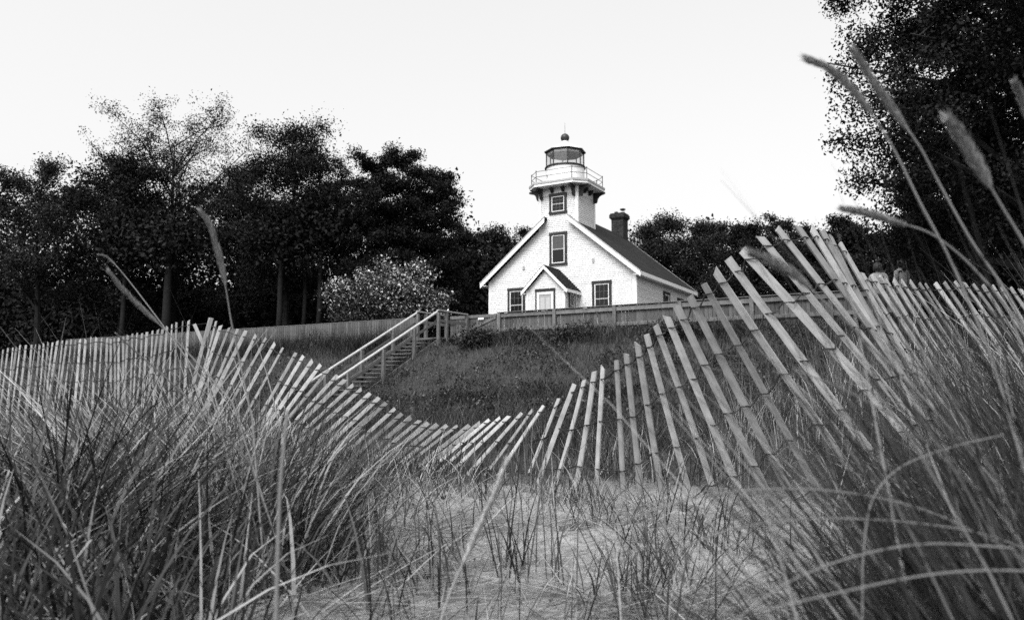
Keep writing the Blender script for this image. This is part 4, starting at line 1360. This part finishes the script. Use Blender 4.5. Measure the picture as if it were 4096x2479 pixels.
def bluff_cover():
    r = np.random.default_rng(23)
    n = 1500
    parts = []
    # meadow blades between the slat fence and the bluff
    def strip(N, pa, pb, x0, x1, h, tint, w):
        u = r.uniform(x0, x1, N)
        p = r.uniform(pa, pb, N)
        k = (u - CX) / FPX
        Y = p / (k * SN + CS)
        X = k * Y
        pn = np.sin(X * 1.3 + Y * .7) * np.sin(Y * 1.1 - X * .6) + .6 * np.sin(X * 3.7 + 1) * np.sin(Y * 2.9)
        roots = np.stack([X, Y, ground(X, Y) - .02], 1)
        big = vnoise(X * .45, Y * .6, 8) + .6 * vnoise(X * 1.3, Y * 1.6, 9) - .8
        tt = np.clip(tint * .55 + .12 * pn + .5 * big + r.normal(0, .10, N) + (r.random(N) < .08) * .55, 0, 1)
        hh = r.uniform(h[0], h[1], N) * (1 + .35 * pn).clip(.35, 1.6)
        return blades(roots, hh, r.uniform(0, 6.3, N), np.abs(r.normal(0, .35, N)), np.abs(r.normal(.7, .4, N)), w * r.uniform(.7, 1.4, N), tt, 3, r)
    parts.append(strip(26000, 7.5, 14, -300, 3400, (.22, .5), .28, .008))
    parts.append(strip(26000, 13, 21, -300, 3400, (.2, .45), .30, .013))
    parts.append(strip(30000, 19, 27.6, -300, 3600, (.18, .5), .30, .016))
    parts.append(strip(9000, 24.5, 27.7, 200, 1640, (.55, 1.05), .36, .014))
    parts.append(strip(4500, 24.5, 27.6, 1850, 3000, (.35, .8), .32, .013))
    parts.append(strip(18000, 7.5, 27, 3400, 5800, (.2, .5), .26, .014))
    parts.append(strip(7000, 7.5, 27, -1800, -300, (.2, .5), .26, .014))
    stuff_obj('bluff_grass', parts, M['weed'], 'rough dark grass covering the slope below the board fence')
    # leafy weeds
    N = 2600
    u = r.uniform(-300, 3600, N); p = r.uniform(11, 27.8, N)
    k = (u - CX) / FPX
    Y = p / (k * SN + CS); X = k * Y
    pn = np.sin(X * .9 + 2) * np.sin(Y * .8 - X * .4)
    keep = pn > -.35
    X, Y, pn = X[keep], Y[keep], pn[keep]
    a = np.stack([X, Y, ground(X, Y) + .10 + .1 * pn.clip(0)], 1)
    v, f, t = leaf_cloud(a, .17, 52000, .085, r, flat=.55)
    o = link('weeds', np_mesh('weeds', v, f, M['weed'], np.where(r.random(len(t)) < .10, 1.0, t * .5)))
    tag(o, 'leafy weeds and ground cover spread across the bluff', 'weeds', kind='stuff')


bluff_cover()


def bluff_bush(px, py, half, Y, label, n=5200, ls=.10):
    x = Y * (px - CX) / FPX
    r = np.random.default_rng(int(px))
    g = float(ground(x, Y))
    H = max(.35, at(px, py, Y)[2] - g)
    W = half / FPX * Y
    t = empty('bush', (x, Y, g), 0, label, 'bush', 'bushes on the bluff crest')
    mb = MB()
    an = []
    for i in range(26):
        az = i * 2.39996
        q = math.sqrt((i + .5) / 26)
        e = np.array([math.cos(az) * W * q, math.sin(az) * W * .6 * q, H * (1 - .6 * q * q) * r.uniform(.7, 1.05)])
        mb.tube([(0, 0, -.05), tuple(e * .5 + np.array([0, 0, .08])), tuple(e)], [.012, .008, .004], 4, cap=False)
        an += [e, e * .7]
    mb.build('stem', M['bark'], t)
    v, f, tint = leaf_cloud(np.array(an), .2, int(n * .38), ls, r, flat=.7)
    link('foliage', np_mesh('foliage', v, f, M['weed'], tint * .55), t)['kind'] = 'stuff'


for a in [(1915, 1312, 80, 29.5, 'twiggy dark bush in front of the gate'), (2090, 1345, 60, 29.5, 'small bush under the first fence bay right of the gate'), (2310, 1306, 130, 28.2, 'dark spreading bush hiding the fence foot below the porch'),
          (2700, 1300, 120, 26, 'bush behind the near slats at the fence foot')]:
    bluff_bush(*a)

# ---------------------------------------------------------------- seed-head stalks
def catmull(P, n):
    P = [Vector(p) for p in P]
    P = [P[0] * 2 - P[1]] + P + [P[-1] * 2 - P[-2]]
    out = []
    for i in range(1, len(P) - 2):
        for j in range(n):
            t = j / n
            out.append(.5 * ((2 * P[i]) + (-P[i - 1] + P[i + 1]) * t + (2 * P[i - 1] - 5 * P[i] + 4 * P[i + 1] - P[i + 2]) * t * t + (-P[i - 1] + 3 * P[i] - 3 * P[i + 1] + P[i + 2]) * t ** 3))
    out.append(P[-2])
    return out


def prof(q):
    return min(1.0, .12 + .88 * (q / .6) ** .8) * (1 - .75 * max(0, (q - .8) / .2) ** 1.5)


def stalk(pix, Y0, Y1, head, rad, label, stem_r=.0016, group='seed-head stalks of beach grass'):
    """pix: tip to root in the photograph; the first `head` share of the length is the seed head"""
    n = len(pix)
    pts = catmull([at(p[0], p[1], Y0 + (Y1 - Y0) * i / (n - 1)) for i, p in enumerate(pix)], 8)
    # run the stem on to the ground
    last, d = pts[-1], (pts[-1] - pts[-2]).normalized()
    d = (d + Vector((0, 0, -1.2))).normalized()
    g = float(ground(last.x, last.y))
    if last.z > g:
        L = (last.z - g) / max(.2, -d.z)
        pts += [last + d * L * .5, last + d * (L + .03)]
    base = pts[-1]
    t = empty('grass_stalk', base, 0, label, 'grass stalk', group)
    pts = [p - base for p in pts]
    cum = [0]
    for a, b in zip(pts[:-1], pts[1:]): cum.append(cum[-1] + (b - a).length)
    hl = head * sum((Vector(at(*pix[i + 1], 1.0)) - Vector(at(*pix[i], 1.0))).length for i in range(n - 1)) * Y0
    stem_pts = [p for p, c in zip(pts, cum) if c >= hl * .9]
    me = MB().tube(stem_pts[::-1], [stem_r * (1.35 - .5 * i / max(1, len(stem_pts) - 1)) for i in range(len(stem_pts))], 6).mesh('stem', M['stalk'], smooth=True)
    a = me.attributes.new('tint', 'FLOAT', 'FACE'); a.data.foreach_set('value', np.full(len(me.polygons), .3 if head > 0 else .08, dtype=np.float32))
    link('stem', me, t)
    if head > 0:
        hp = [(p, c / hl) for p, c in zip(pts, cum) if c <= hl]
        r = np.random.default_rng(int(pix[0][0] + pix[0][1]))
        core = MB().tube([p for p, q in hp], [max(.0006, rad * .62 * prof(q)) for p, q in hp], 7).mesh('core', None, smooth=True)
        cv = np.array([v.co[:] for v in core.vertices])
        # spikelets: slender scales lying along the head
        N = 520
        q = r.random(N)
        i = np.clip((q * (len(hp) - 1)).astype(int), 0, len(hp) - 2)
        fr = q * (len(hp) - 1) - i
        A = np.array([p[:] for p, _ in hp])
        c = A[i] + (A[i + 1] - A[i]) * fr[:, None]
        dr = A[i] - A[i + 1]
        dr /= np.linalg.norm(dr, axis=1)[:, None]
        o = r.normal(0, 1, (N, 3)); o -= dr * (o * dr).sum(1)[:, None]; o /= np.linalg.norm(o, axis=1)[:, None]
        rr = rad * np.array([prof(u) for u in q])
        c = c + o * (rr * .45)[:, None]
        ax = dr * .9 + o * .30
        ax /= np.linalg.norm(ax, axis=1)[:, None]
        sd_ = np.cross(ax, o)
        ln = rad * 2.3 * r.uniform(.7, 1.3, N)[:, None]
        wd = rad * .22
        V = np.stack([c - sd_ * wd * .6, c + ax * ln * .4 - sd_ * wd, c + ax * ln, c + ax * ln * .4 + sd_ * wd], 1).reshape(-1, 3)
        F = np.arange(4 * N).reshape(N, 4)
        cf = np.array([list(p.vertices) for p in core.polygons if len(p.vertices) == 4]) + len(V)
        bpy.data.meshes.remove(core)
        hm = np_mesh('seed_head', np.concatenate([V, cv]), np.concatenate([F, cf]), M['stalk'], np.concatenate([r.uniform(.2, 1, N), np.full(len(cf), .4)]))
        link('seed_head', hm, t)
    return t


stalk([(3235, 240), (3330, 285), (3430, 380), (3560, 570), (3680, 810), (3810, 1060), (3960, 1420), (4080, 1820)], 1.00, 1.15, .24, .0062, 'pale seed head arching furthest left against the sky')
stalk([(3425, 215), (3500, 335), (3580, 450), (3680, 590), (3760, 740), (3890, 970), (4060, 1230), (4250, 1650)], 1.0, 1.15, .27, .0062, 'pale seed head just right of the leftmost one, tip in the big tree')
stalk([(3805, 490), (3860, 570), (3930, 690), (4010, 830), (4110, 1000), (4250, 1300)], .95, 1.05, .42, .0085, 'thick grey seed head near the right edge before the black tree')
stalk([(4062, 335), (4090, 400), (4130, 520), (4200, 760), (4290, 1200)], 1.1, 1.2, .3, .006, 'seed head cut by the right edge of the view')
stalk([(3380, 838), (3470, 852), (3600, 892), (3740, 945), (3900, 1080), (4100, 1330), (4300, 1700)], 1.05, 1.2, .30, .006, 'nearly level seed head pointing left at the dark trees')
stalk([(3008, 1010), (3090, 1046), (3200, 1115), (3320, 1230), (3470, 1370), (3700, 1600), (3980, 1930)], 1.05, 1.2, .30, .0075, 'blurred pale seed head lying across the leaning slats')
stalk([(806, 850), (840, 905), (868, 990), (890, 1080), (908, 1180), (926, 1290), (960, 1450), (1010, 1680)], 1.7, 1.9, .40, .0075, 'tall single seed head rising above the left grass before the wood')
stalk([(438, 1090), (500, 1165), (570, 1235), (645, 1305), (760, 1420), (930, 1610)], 1.9, 2.1, .42, .0068, 'seed head slanting down to the right over the left fence crest')
stalk([(398, 1018), (430, 1030), (480, 1080), (560, 1180), (680, 1340), (840, 1560)], 2.2, 2.3, .12, .003, 'thin bare tipped stalk above the slanting seed head', .0014)
stalk([(1150, 1640), (1135, 1780), (1120, 1960), (1112, 2180), (1105, 2420), (1100, 2600)], 1.0, .95, .0, .004, 'tall pale stem standing upright at left of the sand', .0021)
stalk([(2022, 1850), (1985, 1950), (1925, 2080), (1860, 2230), (1800, 2370), (1750, 2520)], 1.25, 1.2, .62, .0062, 'pale dry seed head leaning across the middle of the sand')
stalk([(460, 1330), (530, 1395), (640, 1490), (800, 1640), (1000, 1850)], 2.0, 2.2, .0, .003, 'straight pale stem crossing the left slats low down', .0018)
for (pix, Ya, Yb, lab) in [([(2440, 2110), (2700, 2010), (3000, 1960), (3350, 1965), (3700, 2040), (4050, 2200)], 1.0, 1.0, 'upper long blade arching level over the sand at right'),
                           ([(2720, 2190), (2950, 2110), (3250, 2075), (3600, 2085), (3950, 2140), (4250, 2260)], .95, 1.0, 'middle long blade arching level at right'),
                           ([(4010, 1740), (3800, 1790), (3600, 1870), (3490, 2000), (3455, 2200), (3450, 2420)], 1.0, .95, 'hooked blade bending over to the right edge'),
                           ([(2950, 2470), (3150, 2330), (3400, 2230), (3700, 2175), (4050, 2190)], .85, .9, 'blade rising from the bottom edge and arching right'),
                           ([(3050, 2440), (3350, 2370), (3700, 2300), (4000, 2280), (4300, 2300)], .8, .85, 'lowest long blade in the bottom right corner'),
                           ([(3560, 1180), (3640, 1330), (3760, 1520), (3900, 1760), (4050, 2050)], 1.0, 1.05, 'thin blade slanting across the right slats'),
                           ([(3180, 1480), (3380, 1560), (3620, 1700), (3900, 1950)], 1.0, 1.05, 'blade lying over the slat feet at right')]:
    stalk(pix, Ya, Yb, 0, .003, lab, .0010, group='long bent blades in the right foreground')

# ---------------------------------------------------------------- two people on the bluff
def person(px, ytop, Y, yaw, label, hair_l=False):
    x = Y * (px - CX) / FPX
    g = float(ground(x, Y))
    H = 1.72
    t = empty('person', (x, Y, g), yaw, label, 'person', 'people on the bluff')
    t.scale = (1.05,) * 3

    def skin(name, verts, edges, radii, mat, sub=2, root=0):
        me = bpy.data.meshes.new(name)
        me.from_pydata([Vector(v) for v in verts], edges, [])
        me.materials.append(mat)
        o = link(name, me, t)
        md = o.modifiers.new('skin', 'SKIN')
        md.use_smooth_shade = True
        for i, r_ in enumerate(radii):
            me.skin_vertices[0].data[i].radius = r_ if hasattr(r_, '__len__') else (r_, r_)
            me.skin_vertices[0].data[i].use_root = (i == root)
        o.modifiers.new('sub', 'SUBSURF').levels = sub
        o.modifiers['sub'].render_levels = sub
        return o
    V = [(0, 0, .93), (0, .01, 1.1), (0, .0, 1.28), (0, 0, 1.42), (0, -.005, 1.49), (0, -.01, 1.56), (0, -.015, 1.64), (0, -.01, 1.70)]
    Ed = [(0, 1), (1, 2), (2, 3), (3, 4), (4, 5), (5, 6), (6, 7)]
    Rr = [(.15, .11), (.135, .10), (.155, .11), (.13, .09), .055, .075, .085, .06]
    for s in (-1, 1):
        b = len(V)
        V += [(s * .10, 0, .86), (s * .11, .01, .5), (s * .115, .03, .10), (s * .12, -.12, .035)]
        Ed += [(0, b), (b, b + 1), (b + 1, b + 2), (b + 2, b + 3)]
        Rr += [.095, .062, .042, .035]
        b = len(V)
        V += [(s * .19, 0, 1.38), (s * .23, .03, 1.10), (s * .22, -.08, .87), (s * .21, -.10, .78)]
        Ed += [(3, b), (b, b + 1), (b + 1, b + 2), (b + 2, b + 3)]
        Rr += [.06, .043, .032, .03]
        h = b + 3
        for k, (dx, dz, ln) in enumerate(((-.025, 0, .07), (-.008, 0, .085), (.010, 0, .08), (.026, 0, .06))):
            f0 = len(V)
            V += [(s * .21 + dx * .6, -.105 + dx, .735), (s * .21 + dx * .6 - s * .012, -.115 + dx, .735 - ln)]
            Ed += [(h, f0), (f0, f0 + 1)]
            Rr += [.010, .007]
        f0 = len(V)
        V += [(s * .185, -.135, .77), (s * .18, -.145, .725)]
        Ed += [(h, f0), (f0, f0 + 1)]
        Rr += [.011, .008]
    f0 = len(V)
    V += [(0, -.115, 1.615)]
    Ed += [(6, f0)]
    Rr += [.014]
    skin('body', V, Ed, Rr, M['skin'])
    V = [(0, 0, .90), (0, .01, 1.1), (0, 0, 1.28), (0, 0, 1.43)]
    Ed = [(0, 1), (1, 2), (2, 3)]
    Rr = [(.175, .135), (.165, .125), (.185, .135), (.10, .085)]
    for s in (-1, 1):
        b = len(V)
        V += [(s * .19, 0, 1.39), (s * .225, .02, 1.16)]
        Ed += [(3, b), (b, b + 1)]
        Rr += [.078, .07]
    skin('shirt', V, Ed, Rr, M['shirt'])
    V, Ed, Rr = [(0, 0, .95), (0, 0, .90)], [(0, 1)], [(.16, .12), (.165, .125)]
    for s in (-1, 1):
        b = len(V)
        V += [(s * .10, 0, .82), (s * .11, .01, .5), (s * .115, .025, .13)]
        Ed += [(1, b), (b, b + 1), (b + 1, b + 2)]
        Rr += [.11, .082, .066]
    skin('trousers', V, Ed, Rr, M['trousers'])
    hr = MB()
    for rz_, sz in ((0, 1),):
        hr.lathe([(.128 * math.sin(a), 1.635 + .145 * math.cos(a)) for a in [math.pi * i / 14 for i in range(11)]][::-1], 18, c=(0, .032))
    if hair_l: hr.tube([(0, .10, 1.66), (0, .13, 1.55), (0, .12, 1.40)], [.05, .07, .03], 8)
    hr.build('hair', M['hair'], t, smooth=True)
    for s in (-1, 1):
        MB().lathe([(.012 * math.sin(a), 1.645 + .012 * math.cos(a)) for a in [math.pi * i / 6 for i in range(7)]][::-1], 8, c=(s * .034, -.088)).build('eye', M['hair'], t)
    MB().box(-.028, .028, -.094, -.08, 1.565, 1.575).build('mouth', M['hair'], t)


person(3528, 1075, 24.0, R(150), 'dark haired person in a pale shirt, lower of the two beyond the slats')
person(3622, 1035, 24.2, R(200), 'person in a pale top with hair tied back, higher on the bluff', hair_l=True)
